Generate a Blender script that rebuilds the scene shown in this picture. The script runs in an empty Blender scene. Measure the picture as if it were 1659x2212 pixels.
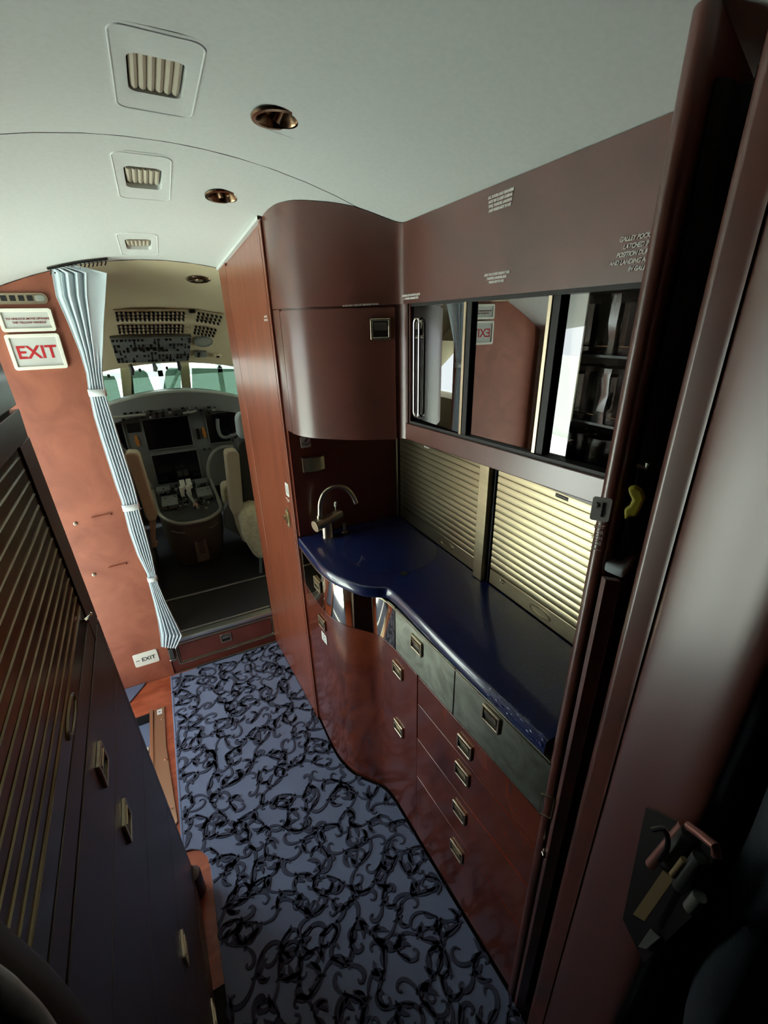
import bpy, math, random
from mathutils import Vector, Matrix
random.seed(7)
PI = math.pi
V = Vector

# ------------------------------------------------------------------ camera
CAM = V((0.0, 0.0, 1.59)); YAW, PIT, ROL, FPX = math.radians(25.96499523), math.radians(-23.64124524), math.radians(-1.51360971), 939.79955
_f = V((math.sin(YAW)*math.cos(PIT), math.cos(YAW)*math.cos(PIT), math.sin(PIT)))
_r = _f.cross(V((0, 0, 1))).normalized(); _u = _r.cross(_f)
R2 = math.cos(ROL)*_r + math.sin(ROL)*_u
U2 = -math.sin(ROL)*_r + math.cos(ROL)*_u
sc = bpy.context.scene
C = sc.collection
cd = bpy.data.cameras.new('camera'); cam = bpy.data.objects.new('camera', cd); C.objects.link(cam)
cd.sensor_fit = 'HORIZONTAL'; cd.sensor_width = 36; cd.lens = 36*FPX/1659; cd.clip_start = 0.01
m = Matrix((R2, U2, -_f)).transposed().to_4x4(); m.translation = CAM
cam.matrix_world = m
sc.camera = cam

# ------------------------------------------------------------------ world, light, exposure
sc.view_settings.view_transform = 'Standard'; sc.view_settings.look = 'None'
sc.view_settings.gamma = 1; sc.view_settings.use_curve_mapping = False
sc.view_settings.exposure = 0.36
w = bpy.data.worlds.new('hangar_daylight'); sc.world = w; w.use_nodes = True
w.node_tree.nodes['Background'].inputs[0].default_value = (0.90, 0.98, 1.0, 1)
w.node_tree.nodes['Background'].inputs[1].default_value = 3.0
sc.cycles.max_bounces = 10; sc.cycles.diffuse_bounces = 3; sc.cycles.glossy_bounces = 5; sc.cycles.transparent_max_bounces = 16
sc.cycles.caustics_reflective = False; sc.cycles.caustics_refractive = False
sc.cycles.sample_clamp_indirect = 6


def area(name, loc, rot, sx, sy, power, col=(1, 1, 1), portal=False):
    l = bpy.data.lights.new(name, 'AREA'); l.shape = 'RECTANGLE'; l.size = sx; l.size_y = sy; l.energy = power; l.color = col
    o = bpy.data.objects.new(name, l); C.objects.link(o); o.location = loc; o.rotation_euler = rot
    if portal: l.cycles.is_portal = True
    return o


# portals only help to sample the daylight that comes in by the entry door and the windscreens
area('door_portal', (-0.80, 1.56, 0.75), (0, -PI/2, 0), 1.9, 0.76, 1, portal=True)
area('windscreen_portal', (0.06, 3.80, 1.32), (-PI/2, 0, 0), 1.5, 0.5, 1, portal=True)


# added sun from straight above: hangar floor bounces it up to brighten the cabin ceiling
sl = bpy.data.lights.new('added_bounce_sun', 'SUN'); sl.energy = 42; sl.angle = 0.3; sl.color = (0.90, 1.0, 0.98)
so = bpy.data.objects.new('added_bounce_sun', sl); C.objects.link(so); so.location = (-3, 1, 6)


# ------------------------------------------------------------------ pixel helpers (depth is always given)
def ray(x, y):
    return (R2*((x-829.5)/FPX) - U2*((y-1106)/FPX) + _f)
def atX(x, y, X): d = ray(x, y); return CAM + d*((X-CAM.x)/d.x)
def atY(x, y, Y): d = ray(x, y); return CAM + d*((Y-CAM.y)/d.y)
def atZ(x, y, Z): d = ray(x, y); return CAM + d*((Z-CAM.z)/d.z)
def atR(x, y, r): d = ray(x, y); return CAM + d*(r/math.hypot(d.x, d.y))


def on_curve(px, py, pts):
    d = ray(px, py); best = None
    for a, b in zip(pts[:-1], pts[1:]):
        ex, ey = b[0]-a[0], b[1]-a[1]
        den = d.x*(-ey) + ex*d.y
        if abs(den) < 1e-9: continue
        t = (a[0]*(-ey) + ex*a[1])/den
        if abs(ex) > abs(ey): s = (t*d.x-a[0])/ex
        else: s = (t*d.y-a[1])/ey
        if t > 0 and -.001 <= s <= 1.001 and (best is None or t < best[0]):
            best = (t, V((ex, ey, 0)).normalized())
    t, tan = best
    return CAM+d*t, tan


# ------------------------------------------------------------------ materials
MATS = {}
def lin(c):
    if isinstance(c, str):
        c = [int(c[i:i+2], 16)/255 for i in (0, 2, 4)]
    return [(x/12.92 if x <= .04045 else ((x+.055)/1.055)**2.4) for x in c]


def mat(name, col, rough=.5, metal=0, coat=0, coat_ior=1.5, col2=None, nscale=8, stretch=(1, 1, 1), dist=0, bump=0, bscale=None,
        coat_rough=.1, spec=.5, lo=.35, hi=.65, alpha=None, emit=0, sheen=0, aniso=0):
    m = bpy.data.materials.new(name); m.use_nodes = True
    nt = m.node_tree; b = nt.nodes['Principled BSDF']
    b.inputs['Base Color'].default_value = (*lin(col), 1)
    b.inputs['Roughness'].default_value = rough; b.inputs['Metallic'].default_value = metal
    b.inputs['Coat Weight'].default_value = coat; b.inputs['Coat Roughness'].default_value = coat_rough; b.inputs['Coat IOR'].default_value = coat_ior
    b.inputs['Specular IOR Level'].default_value = spec
    if sheen: b.inputs['Sheen Weight'].default_value = sheen
    if aniso: b.inputs['Anisotropic'].default_value = aniso
    if emit:
        b.inputs['Emission Color'].default_value = (*lin(col), 1); b.inputs['Emission Strength'].default_value = emit
    tc = nt.nodes.new('ShaderNodeTexCoord'); mp = nt.nodes.new('ShaderNodeMapping')
    nt.links.new(tc.outputs['Object'], mp.inputs[0]); mp.inputs['Scale'].default_value = stretch
    if col2:
        n = nt.nodes.new('ShaderNodeTexNoise'); n.inputs['Scale'].default_value = nscale; n.inputs['Detail'].default_value = 5
        n.inputs['Distortion'].default_value = dist
        nt.links.new(mp.outputs[0], n.inputs['Vector'])
        r = nt.nodes.new('ShaderNodeValToRGB'); r.color_ramp.elements[0].position = lo; r.color_ramp.elements[1].position = hi
        r.color_ramp.elements[0].color = (*lin(col), 1); r.color_ramp.elements[1].color = (*lin(col2), 1)
        nt.links.new(n.outputs[0], r.inputs[0]); nt.links.new(r.outputs[0], b.inputs['Base Color'])
    if bump:
        n2 = nt.nodes.new('ShaderNodeTexNoise'); n2.inputs['Scale'].default_value = bscale or nscale; n2.inputs['Detail'].default_value = 3
        nt.links.new(mp.outputs[0], n2.inputs['Vector'])
        bp = nt.nodes.new('ShaderNodeBump'); bp.inputs['Strength'].default_value = bump; bp.inputs['Distance'].default_value = .002
        nt.links.new(n2.outputs[0], bp.inputs['Height']); nt.links.new(bp.outputs[0], b.inputs['Normal'])
    MATS[name] = m
    return m


def glass_mat(name, tint, ior=1.5, base_refl=.0, rough=.0):
    m = bpy.data.materials.new(name); m.use_nodes = True
    nt = m.node_tree; nt.nodes.clear()
    o = nt.nodes.new('ShaderNodeOutputMaterial'); mx = nt.nodes.new('ShaderNodeMixShader')
    t = nt.nodes.new('ShaderNodeBsdfTransparent'); t.inputs[0].default_value = (*tint, 1)
    g = nt.nodes.new('ShaderNodeBsdfGlossy'); g.inputs['Roughness'].default_value = rough
    fr = nt.nodes.new('ShaderNodeFresnel'); fr.inputs[0].default_value = ior
    ad = nt.nodes.new('ShaderNodeMath'); ad.operation = 'ADD'; ad.use_clamp = True; ad.inputs[1].default_value = base_refl
    nt.links.new(fr.outputs[0], ad.inputs[0]); nt.links.new(ad.outputs[0], mx.inputs[0])
    nt.links.new(t.outputs[0], mx.inputs[1]); nt.links.new(g.outputs[0], mx.inputs[2]); nt.links.new(mx.outputs[0], o.inputs[0])
    MATS[name] = m
    return m


WOOD = mat('mahogany_satin', '783f32', .36, coat=.25, col2='5c2e25', nscale=5, dist=1.2, coat_rough=.3, lo=.3, hi=.75, bump=.03, bscale=9)
WOOD_U = mat('mahogany_upper', '6c392e', .36, coat=.8, coat_ior=1.62, col2='523027', nscale=6, dist=1.0, coat_rough=.24, lo=.3, hi=.75)
WOOD_B = mat('mahogany_bulkhead', 'a45f47', .5, coat=.15, col2='8a4a36', nscale=7, dist=1.5, coat_rough=.35, lo=.3, hi=.75, bump=.05, bscale=6)
WOOD_C = mat('mahogany_closet', '9a5238', .34, coat=.6, coat_ior=1.8, col2='7a3c28', nscale=4, stretch=(6, 6, .7), dist=.8, coat_rough=.22, lo=.3, hi=.75)
WOOD_L = mat('mahogany_lacquer', '7c3a22', .25, coat=.7, col2='4c1a10', nscale=4, stretch=(1.5, 1.5, .8), dist=2.2, coat_rough=.12, lo=.3, hi=.75)
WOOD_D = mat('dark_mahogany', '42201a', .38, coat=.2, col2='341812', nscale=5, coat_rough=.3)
WOOD_F = mat('cherry_floor', 'b8603f', .4, coat=.3, col2='9a4a2e', nscale=9, stretch=(1, 3, 1), dist=.8, coat_rough=.25)
CEIL = mat('ceiling_satin_white', 'dde2df', .55, col2='d8deda', nscale=120, bump=.03, bscale=300)
VENTF = mat('vent_cream', 'cfccbd', .45)
VENTD = mat('vent_slat_cream', 'b9b19c', .4)
BRONZE = mat('bronze_reflector', '8a6f58', .22, 1)
STEEL = mat('satin_nickel', 'cabfa8', .3, 1, bump=.02, bscale=400)
NICKEL = mat('pale_nickel', 'cfc2a6', .28, 1)
CHROME = mat('chrome', 'd8d4cc', .08, 1)
MIRROR = mat('polished_steel', 'c9bfa8', .05, 1)
PEWTER = mat('brushed_pewter', 'a6aa9e', .42, 1, col2='83877c', nscale=14, dist=1.5)
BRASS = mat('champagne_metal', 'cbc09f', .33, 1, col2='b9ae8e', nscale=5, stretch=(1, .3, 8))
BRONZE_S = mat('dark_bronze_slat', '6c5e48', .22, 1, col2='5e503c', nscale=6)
STONE = mat('blue_stone', '17224e', .3, coat=1, col2='202e66', nscale=160, coat_rough=.07, lo=.4, hi=.7)
STONE_E = mat('blue_stone_worn', '1c3a86', .4, coat=.6, col2='4f6bb0', nscale=60, lo=.5, hi=.8)
DARK = mat('dark_void', '0c0a0a', .8)
RUBBER = mat('black_rubber', '141414', .55)
WHITE = mat('placard_white', 'e8e8e2', .45)
PRINT_W = mat('print_white', 'f2ede6', .8)
PRINT_K = mat('print_black', '1a1a1a', .6)
RED = mat('print_red', 'b81c22', .5)
SIGNF = mat('sign_frame_white', 'ecebdd', .4, coat=.3)
SIGNP = mat('sign_panel_grey', 'c9cac4', .5)
CURT = mat('curtain_pale_blue', 'cddbe2', .7, sheen=.2)
CARPET = mat('carpet_ribbed', '8393b4', .95, col2='7585a6', nscale=260, stretch=(1, 6, 1), bump=.5, bscale=500, sheen=.25)
CARPET_D = mat('carpet_pile', '353e55', .9, bump=.6, bscale=700, sheen=.35, col2='3d4762', nscale=300)
CARPET_S = mat('stair_carpet', '66728c', .95, bump=.4, bscale=500)
BEIGE = mat('cockpit_beige', 'c9bd9c', .6)
BEIGE_S = mat('seat_beige', 'beb295', .6, col2='b5a98c', nscale=200)
FUR = mat('sheepskin', 'd9cfa8', .95, bump=1, bscale=160, sheen=.6, col2='c4b88e', nscale=60)
GREY_P = mat('panel_grey', '737975', .55)
GREY_D = mat('panel_dark', '3c403f', .5)
GREY_L = mat('rim_grey', '9fa39a', .35, .3)
KNOB = mat('knob_black', '0e0e0e', .35)
SCREEN = mat('screen_off', '08080f', .15, spec=.5, coat=.5, coat_rough=.08)
COCKF = mat('cockpit_floor_black', '303033', .38, bump=.05, bscale=300)
ALU = mat('brushed_aluminium', 'd0d4d6', .3, 1)
HINGE = mat('sill_aluminium', 'b39a80', .4, .9)
SEAT = mat('seat_slate', '3c4650', .75, bump=.15, bscale=400, col2='36404a', nscale=200)
BLUESEAT = mat('inner_slate', '2b3340', .7)
FOAM = mat('white_foam', 'b9c6c9', .6)
YELLOW = mat('yellow_plastic', 'a49a2c', .5)
ROSE = mat('rose_metal', 'b07c74', .35, .6)
CARD = mat('tan_card', '9c8a62', .7)
GLASSP = glass_mat('smoked_glass', (.50, .47, .42), 1.5, .22)
GLASSV = glass_mat('green_visor', (.27, .34, .29), 1.45, .0)
GLASSW = glass_mat('windscreen_glass', (.92, .97, .95), 1.45, .0)
GLASST = glass_mat('tumbler_glass', (.72, .72, .68), 1.5, .25)
PLASTIC = glass_mat('cellophane', (.86, .84, .80), 1.5, .10, .22)
HFLOOR = mat('hangar_floor', 'b8bab0', .5)
HWALL = mat('hangar_wall', 'd8dad4', .8)
ORANGE = mat('orange_tag', 'c07f2e', .5)


# ------------------------------------------------------------------ mesh builder
class MB:
    def __init__(s): s.v = []; s.f = []
    def add(s, vs, fs, M=None):
        o = len(s.v)
        s.v += [tuple(M @ V(p)) if M is not None else tuple(p) for p in vs]
        s.f += [tuple(i+o for i in f) for f in fs]
        return s
    def box(s, x0, x1, y0, y1, z0, z1, M=None):
        vs = [(x0, y0, z0), (x1, y0, z0), (x1, y1, z0), (x0, y1, z0), (x0, y0, z1), (x1, y0, z1), (x1, y1, z1), (x0, y1, z1)]
        return s.add(vs, [(3, 2, 1, 0), (4, 5, 6, 7), (0, 1, 5, 4), (1, 2, 6, 5), (2, 3, 7, 6), (3, 0, 4, 7)], M)
    def prism(s, poly, z0, z1, M=None):
        a = sum(p[0]*q[1]-q[0]*p[1] for p, q in zip(poly, poly[1:]+poly[:1]))
        if a < 0: poly = poly[::-1]
        n = len(poly)
        f0 = z0 if callable(z0) else (lambda x, y: z0)
        f1 = z1 if callable(z1) else (lambda x, y: z1)
        vs = [(p[0], p[1], f0(p[0], p[1])) for p in poly]+[(p[0], p[1], f1(p[0], p[1])) for p in poly]
        fs = [tuple(range(n))[::-1], tuple(range(n, 2*n))]+[(i, (i+1) % n, n+(i+1) % n, n+i) for i in range(n)]
        return s.add(vs, fs, M)
    def loops(s, ls, close=True, cap0=False, cap1=False, M=None):
        n = len(ls[0]); vs = [p for l in ls for p in l]; fs = []
        for k in range(len(ls)-1):
            for i in range(n if close else n-1):
                j = (i+1) % n
                fs.append((k*n+i, k*n+j, (k+1)*n+j, (k+1)*n+i))
        if cap0: fs.append(tuple(range(n))[::-1])
        if cap1: fs.append(tuple(range((len(ls)-1)*n, len(ls)*n)))
        return s.add(vs, fs, M)
    def lathe(s, prof, M=None, seg=24, cap0=True, cap1=True):
        ls = [[(r*math.cos(2*PI*i/seg), r*math.sin(2*PI*i/seg), z) for i in range(seg)] for r, z in prof]
        return s.loops(ls, cap0=cap0, cap1=cap1, M=M)
    def tube(s, path, r, seg=10, M=None, closed=False):
        path = [V(p) for p in path]; ls = []; n = len(path); up = None
        for i, p in enumerate(path):
            a = path[(i-1) % n] if closed or i > 0 else p
            b = path[(i+1) % n] if closed or i < n-1 else p
            t = (b-a).normalized()
            if up is None:
                up = V((0, 0, 1)) if abs(t.z) < .9 else V((1, 0, 0))
            x = up.cross(t).normalized(); y = t.cross(x); up = y
            rr = r[i] if isinstance(r, (list, tuple)) else r
            ls.append([p+(x*math.cos(2*PI*k/seg)+y*math.sin(2*PI*k/seg))*rr for k in range(seg)])
        if closed: ls.append(ls[0])
        return s.loops(ls, cap0=not closed, cap1=not closed, M=M)


def link(name, data): o = bpy.data.objects.new(name, data); C.objects.link(o); return o


def mesh(name, mb, m, smooth=35):
    me = bpy.data.meshes.new(name); me.from_pydata(mb.v, [], mb.f); me.update()
    me.materials.append(m)
    if smooth:
        for p in me.polygons: p.use_smooth = True
        me.set_sharp_from_angle(angle=math.radians(smooth))
    return me


def obj(name, mb, m, parent=None, bevel=0, M=None, label=None, kind=None, seg=2, smooth=35, solid=0):
    me = mb if isinstance(mb, bpy.types.Mesh) else mesh(name, mb, m, smooth)
    o = link(name, me)
    if bevel:
        b = o.modifiers.new('bevel', 'BEVEL'); b.width = bevel; b.segments = seg; b.limit_method = 'ANGLE'; b.angle_limit = .6
    if solid:
        b = o.modifiers.new('solid', 'SOLIDIFY'); b.thickness = solid; b.offset = 0
    if M is not None: o.matrix_basis = M
    if parent is not None: attach(o, parent)
    if label: o['label'] = label
    if kind: o['kind'] = kind
    return o


def attach(o, parent):
    o.parent = parent
    if parent.type == 'EMPTY': o.matrix_parent_inverse = parent.matrix_basis.inverted()
    else: o.matrix_parent_inverse = (Matrix.Identity(4) if parent.matrix_basis == Matrix.Identity(4) else parent.matrix_basis.inverted())


def tag(o, label, cat, group=None):
    o['label'] = label; o['category'] = cat
    if group: o['group'] = group
    return o


def thing(name, label, cat, loc=(0, 0, 0), group=None):
    o = link(name, None); o.matrix_basis = Matrix.Translation(V(loc)); o.empty_display_size = .02
    return tag(o, label, cat, group)


def struct(name, mb, m, parent=None, **k):
    o = obj(name, mb, m, parent, **k)
    if parent is None: o['kind'] = 'structure'
    return o


def copy_thing(root, M, label=None):
    """copy of a thing and its parts; M moves the copy"""
    r = root.copy(); C.objects.link(r); r.matrix_basis = M @ root.matrix_basis
    if label: r['label'] = label
    for ch in list(root.children):
        c = ch.copy(); C.objects.link(c); c.parent = r; c.matrix_parent_inverse = ch.matrix_parent_inverse.copy()
        for g in list(ch.children):
            d = g.copy(); C.objects.link(d); d.parent = c; d.matrix_parent_inverse = g.matrix_parent_inverse.copy()
    return r


def frame(o, x, y):
    x = V(x).normalized(); z = x.cross(V(y)).normalized(); y = z.cross(x)
    m = Matrix((x, y, z)).transposed().to_4x4(); m.translation = V(o)
    return m
def face_aft(p): return frame(p, (1, 0, 0), (0, 0, 1))       # faces -y
def face_port(p): return frame(p, (0, -1, 0), (0, 0, 1))      # faces -x (galley)


def rr(hx, hy, r, n=40):
    """rounded rectangle loop of n points, matched by parameter"""
    pts = []
    k = n//4
    for q, (sx, sy) in enumerate(((1, 1), (-1, 1), (-1, -1), (1, -1))):
        for i in range(k):
            a = (q + i/(k-1))*PI/2
            pts.append((sx*(hx-r)+r*math.cos(a), sy*(hy-r)+r*math.sin(a)))
    return pts


def plate(mb, hx, hy, r, z0, z1, M=None, n=40):
    l = rr(hx, hy, r, n); e = min(.0012, (z1-z0)*.4)
    l2 = rr(hx-e, hy-e, max(r-e, .0002), n)
    return mb.loops([[(x, y, z0) for x, y in l], [(x, y, z1-e) for x, y in l], [(x, y, z1) for x, y in l2]], cap0=True, cap1=True, M=M)


def ring(mb, hx, hy, r, wd, z0, z1, M=None, n=40):
    a = rr(hx, hy, r, n); b = rr(hx-wd, hy-wd, max(r-wd, .0005), n); e = min(.001, wd*.3)
    a2 = rr(hx-e, hy-e, max(r-e, .0003), n); b2 = rr(hx-wd+e, hy-wd+e, max(r-wd+e, .0005), n)
    return mb.loops([[(x, y, z0) for x, y in a], [(x, y, z1-e) for x, y in a], [(x, y, z1) for x, y in a2], [(x, y, z1) for x, y in b2], [(x, y, z1-e) for x, y in b], [(x, y, z0) for x, y in b]], M=M)


def text(name, s, size, M, m, parent, align='CENTER', shear=0, bold=0, lines=1.15, sx=1):
    cu = bpy.data.curves.new(name, 'FONT'); cu.body = s; cu.size = size; cu.align_x = align; cu.align_y = 'CENTER'
    cu.shear = shear; cu.space_line = lines; cu.extrude = .0004; cu.offset = bold; cu.resolution_u = 3
    t = link('tmp_text', cu); dg = bpy.context.evaluated_depsgraph_get()
    me = bpy.data.meshes.new_from_object(t.evaluated_get(dg)); bpy.data.objects.remove(t); bpy.data.curves.remove(cu)
    me.name = name; me.materials.clear(); me.materials.append(m)
    if sx != 1:
        for v in me.vertices: v.co.x *= sx
    o = link(name, me); o.matrix_basis = M
    if parent is not None: attach(o, parent)
    return o


def catmull(pts, n=8):
    out = []
    P = [pts[0]]+list(pts)+[pts[-1]]
    for i in range(1, len(P)-2):
        a, b, c, d = [V(p) for p in P[i-1:i+3]]
        for k in range(n):
            t = k/n
            out.append(tuple(.5*((2*b)+(c-a)*t+(2*a-5*b+4*c-d)*t*t+(3*b-a-3*c+d)*t**3)))
    out.append(tuple(pts[-1]))
    return out


def offset_curve(pts, d):
    out = []
    for i, p in enumerate(pts):
        a = V(pts[max(i-1, 0)][:2]); b = V(pts[min(i+1, len(pts)-1)][:2]); t = (b-a).normalized()
        out.append((p[0]-t.y*d, p[1]+t.x*d))
    return out


def shell(mb, pts, th, z0, z1, M=None):
    """wall following a plan curve, th to its left side"""
    q = offset_curve(pts, th)
    return mb.prism(list(pts)+q[::-1], z0, z1, M)


def sub_curve(pts, y0, y1):
    """part of a plan curve whose y falls between y0 and y1 (curve runs with falling y)"""
    out = []
    for a, b in zip(pts[:-1], pts[1:]):
        for yy in (y1, y0):
            if (a[1]-yy)*(b[1]-yy) < 0:
                t = (a[1]-yy)/(a[1]-b[1]); out.append((a[0]+(b[0]-a[0])*t, yy))
        if y0 <= b[1] <= y1: out.append(b)
    if y0 <= pts[0][1] <= y1: out.insert(0, pts[0])
    out.sort(key=lambda p: -p[1])
    return out


def ceilz(x, y): return 1.916-.41*(x-.06)**2-max(0., .117*(y-1.12))


# latch handle meshes (local: z out of the face)
def handle_mesh(name, m, w_=.052, h_=.044):
    mb = MB()
    ring(mb, w_/2, h_/2, .003, .006, 0, .005); n1 = len(mb.f)
    mb.box(-w_/2+.004, w_/2-.004, -h_/2+.004, h_/2-.004, 0, .0008); n2 = len(mb.f)
    t_, b_ = h_/2-.009, -.003
    mb.add([(-w_/2+.009, t_, .001), (w_/2-.009, t_, .001), (w_/2-.009, t_, .0062), (-w_/2+.009, t_, .0062),
            (-w_/2+.009, b_, .001), (w_/2-.009, b_, .001), (w_/2-.009, b_, .0030), (-w_/2+.009, b_, .0030)],
           [(0, 1, 2, 3), (4, 7, 6, 5), (3, 2, 6, 7), (0, 3, 7, 4), (1, 5, 6, 2)])
    me = mesh(name, mb, m, 30); me.materials.append(MATS['latch_recess_shade'])
    for p in me.polygons:
        if n1 <= p.index < n2: p.material_index = 1
    return me
mat('latch_recess_shade', '2a2420', .5, .3)  # dark floor colour stands in for shade inside a recess that isn't cut
HM = handle_mesh('latch_handle', NICKEL)
HM2 = handle_mesh('square_latch', STEEL, .052, .050)

# =====================================================================================================
# STRUCTURE
# =====================================================================================================
CUT0, CUT1 = 1.15, 1.775
mb = MB(); mb.box(-.335, 1.0, -1.3, 1.985, -.05, -.006); mb.box(-.80, -.335, -1.3, CUT0, -.05, -.006); mb.box(-.80, -.335, CUT1, 1.985, -.05, -.006)
struct('floor', mb, DARK)
mb = MB(); mb.box(-.335, -.12, .70, 1.978, -.006, 0); mb.box(-.795, -.335, CUT1, 1.978, -.006, 0); mb.box(-.795, -.335, .99, CUT0, -.006, 0)
struct('floor_cherry_boards', mb, WOOD_F)
# stairwell
mb = MB(); mb.box(-.80, -.335, CUT0-.02, CUT0, -.45, -.05); mb.box(-.80, -.335, CUT1, CUT1+.02, -.45, -.05); mb.box(-.335, -.315, CUT0-.02, CUT1+.02, -.45, -.05)
struct('wall_stairwell', mb, DARK)


def ceiling_panel(x0, x1, y0, y1, holes, lamps):
    """curved skin over a grid with rectangular holes for vents and round ones for lamps"""
    mb = MB()
    xs = sorted(set([x0+(x1-x0)*i/26 for i in range(27)]+[h[0] for h in holes]+[h[1] for h in holes]+[l[0]-.05 for l in lamps]+[l[0]+.05 for l in lamps]))
    ys = sorted(set([y0+(y1-y0)*i/12 for i in range(13)]+[h[2] for h in holes]+[h[3] for h in holes]+[l[1]-.05 for l in lamps]+[l[1]+.05 for l in lamps]))
    def inside(cx, cy):
        return any(h[0] < cx < h[1] and h[2] < cy < h[3] for h in holes) or any(abs(cx-l[0]) < .05 and abs(cy-l[1]) < .05 for l in lamps)
    idx = {}; vs = []; fs = []
    for i, x in enumerate(xs):
        for j, y in enumerate(ys):
            idx[i, j] = len(vs); vs.append((x, y, ceilz(x, y)))
    for i in range(len(xs)-1):
        for j in range(len(ys)-1):
            if not inside((xs[i]+xs[i+1])/2, (ys[j]+ys[j+1])/2):
                fs.append((idx[i, j], idx[i, j+1], idx[i+1, j+1], idx[i+1, j]))
    mb.add(vs, fs)
    for lx, ly, r in lamps:
        sq = []; ci = []
        for k in range(32):
            a = 2*PI*k/32; c, s = math.cos(a), math.sin(a); q = .05/max(abs(c), abs(s))
            sq.append((lx+c*q, ly+s*q, ceilz(lx+c*q, ly+s*q))); ci.append((lx+c*r, ly+s*r, ceilz(lx+c*r, ly+s*r)))
        so_ = [(lx+(p[0]-lx)*1.08, ly+(p[1]-ly)*1.08, p[2]+.0008) for p in sq]
        mb.loops([ci, sq]); mb.loops([sq, so_])
    return mb


VENTS = [(.082, .872), (.058, 1.300), (.027, 1.805)]
LAMPS = [(.258, .893, .034), (.228, 1.325, .034)]
VH = (.060, .122)
def hole(v): return (v[0]-VH[0], v[0]+VH[0], v[1]-VH[1], v[1]+VH[1])
struct('ceiling', ceiling_panel(-.80, 1.0, -1.3, 1.1185, [hole(VENTS[0])], [LAMPS[0]]), CEIL, smooth=50)
struct('ceiling_forward', ceiling_panel(-.80, 1.0, 1.1215, 1.985, [hole(VENTS[1]), hole(VENTS[2])], [LAMPS[1]]), CEIL, smooth=50)
mb = MB()
for k in range(26):
    xa, xb = -.80+1.8*k/26, -.80+1.8*(k+1)/26
    mb.add([(xa, 1.112, ceilz(xa, 1.1)+.004), (xb, 1.112, ceilz(xb, 1.1)+.004), (xb, 1.128, ceilz(xb, 1.1)+.004), (xa, 1.128, ceilz(xa, 1.1)+.004)], [(0, 3, 2, 1)])
struct('trim_1', mb, RUBBER)
# outer skin keeps hangar light out of the voids
mb = MB(); mb.box(-1.0, 1.2, -1.35, 2.45, 2.02, 2.06)
struct('ceiling_outer_skin', mb, DARK)
mb = MB(); mb.box(1.0, 1.04, -1.35, 2.55, -.6, 2.05); mb.box(1.0, 1.04, 2.55, 3.35, -.6, 1.08); mb.box(1.0, 1.04, 2.55, 3.35, 1.46, 2.05); mb.box(1.0, 1.04, 3.35, 4.0, -.6, 2.05)
struct('wall_right', mb, DARK)
mb = MB(); mb.box(-.80, 1.04, -1.35, -1.31, -.1, 2.05)
struct('wall_aft', mb, DARK)
# port wall with the entry door opening
DY0, DY1, DZ1 = 1.20, 1.92, 1.60
mb = MB()
mb.box(-.82, -.78, -1.35, DY0, -.5, 2.05); mb.box(-.82, -.78, DY1, 2.55, -.6, 2.05); mb.box(-.82, -.78, 2.55, 3.35, -.6, 1.08); mb.box(-.82, -.78, 2.55, 3.35, 1.46, 2.05); mb.box(-.82, -.78, 3.35, 4.0, -.6, 2.05); mb.box(-.82, -.78, DY0, DY1, DZ1, 2.05)
struct('wall_left', mb, mat('door_surround', 'b9bdb8', .6))
mb = MB()
cn = []
for q, (cy, cz) in enumerate(((DY1-.12, DZ1-.12), (DY0+.12, DZ1-.12))):
    for i in range(9):
        a = (q+i/8)*PI/2; cn.append((-.78, cy+.12*math.cos(a), cz+.12*math.sin(a)))
mb.tube([(-.778, DY1, -.4)]+cn+[(-.778, DY0, -.4)], .022, 8)
struct('door_1', mb, RUBBER)

# front bulkhead, port side, top cut by the ceiling
mb = MB(); mb.prism([(-.78, 1.98), (-.226, 1.98), (-.226, 2.02), (-.78, 2.02)], 0, lambda x, y: ceilz(x, 1.98)-.002)
n = 10
wf = MB()
xs = [-.78+(-.226+.78)*i/n for i in range(n+1)]
wf.loops([[(x, 1.98, 0) for x in xs], [(x, 1.98, ceilz(x, 1.98)-.003) for x in xs], [(x, 2.01, ceilz(x, 1.98)-.003) for x in xs], [(x, 2.01, 0) for x in xs], [(x, 1.98, 0) for x in xs]], close=False)
wf.add([(-.226, 1.98, 0), (-.226, 2.01, 0), (-.226, 2.01, ceilz(-.226, 1.98)-.003), (-.226, 1.98, ceilz(-.226, 1.98)-.003)], [(0, 1, 2, 3)])
struct('wall_front', wf, WOOD_B)

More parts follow.
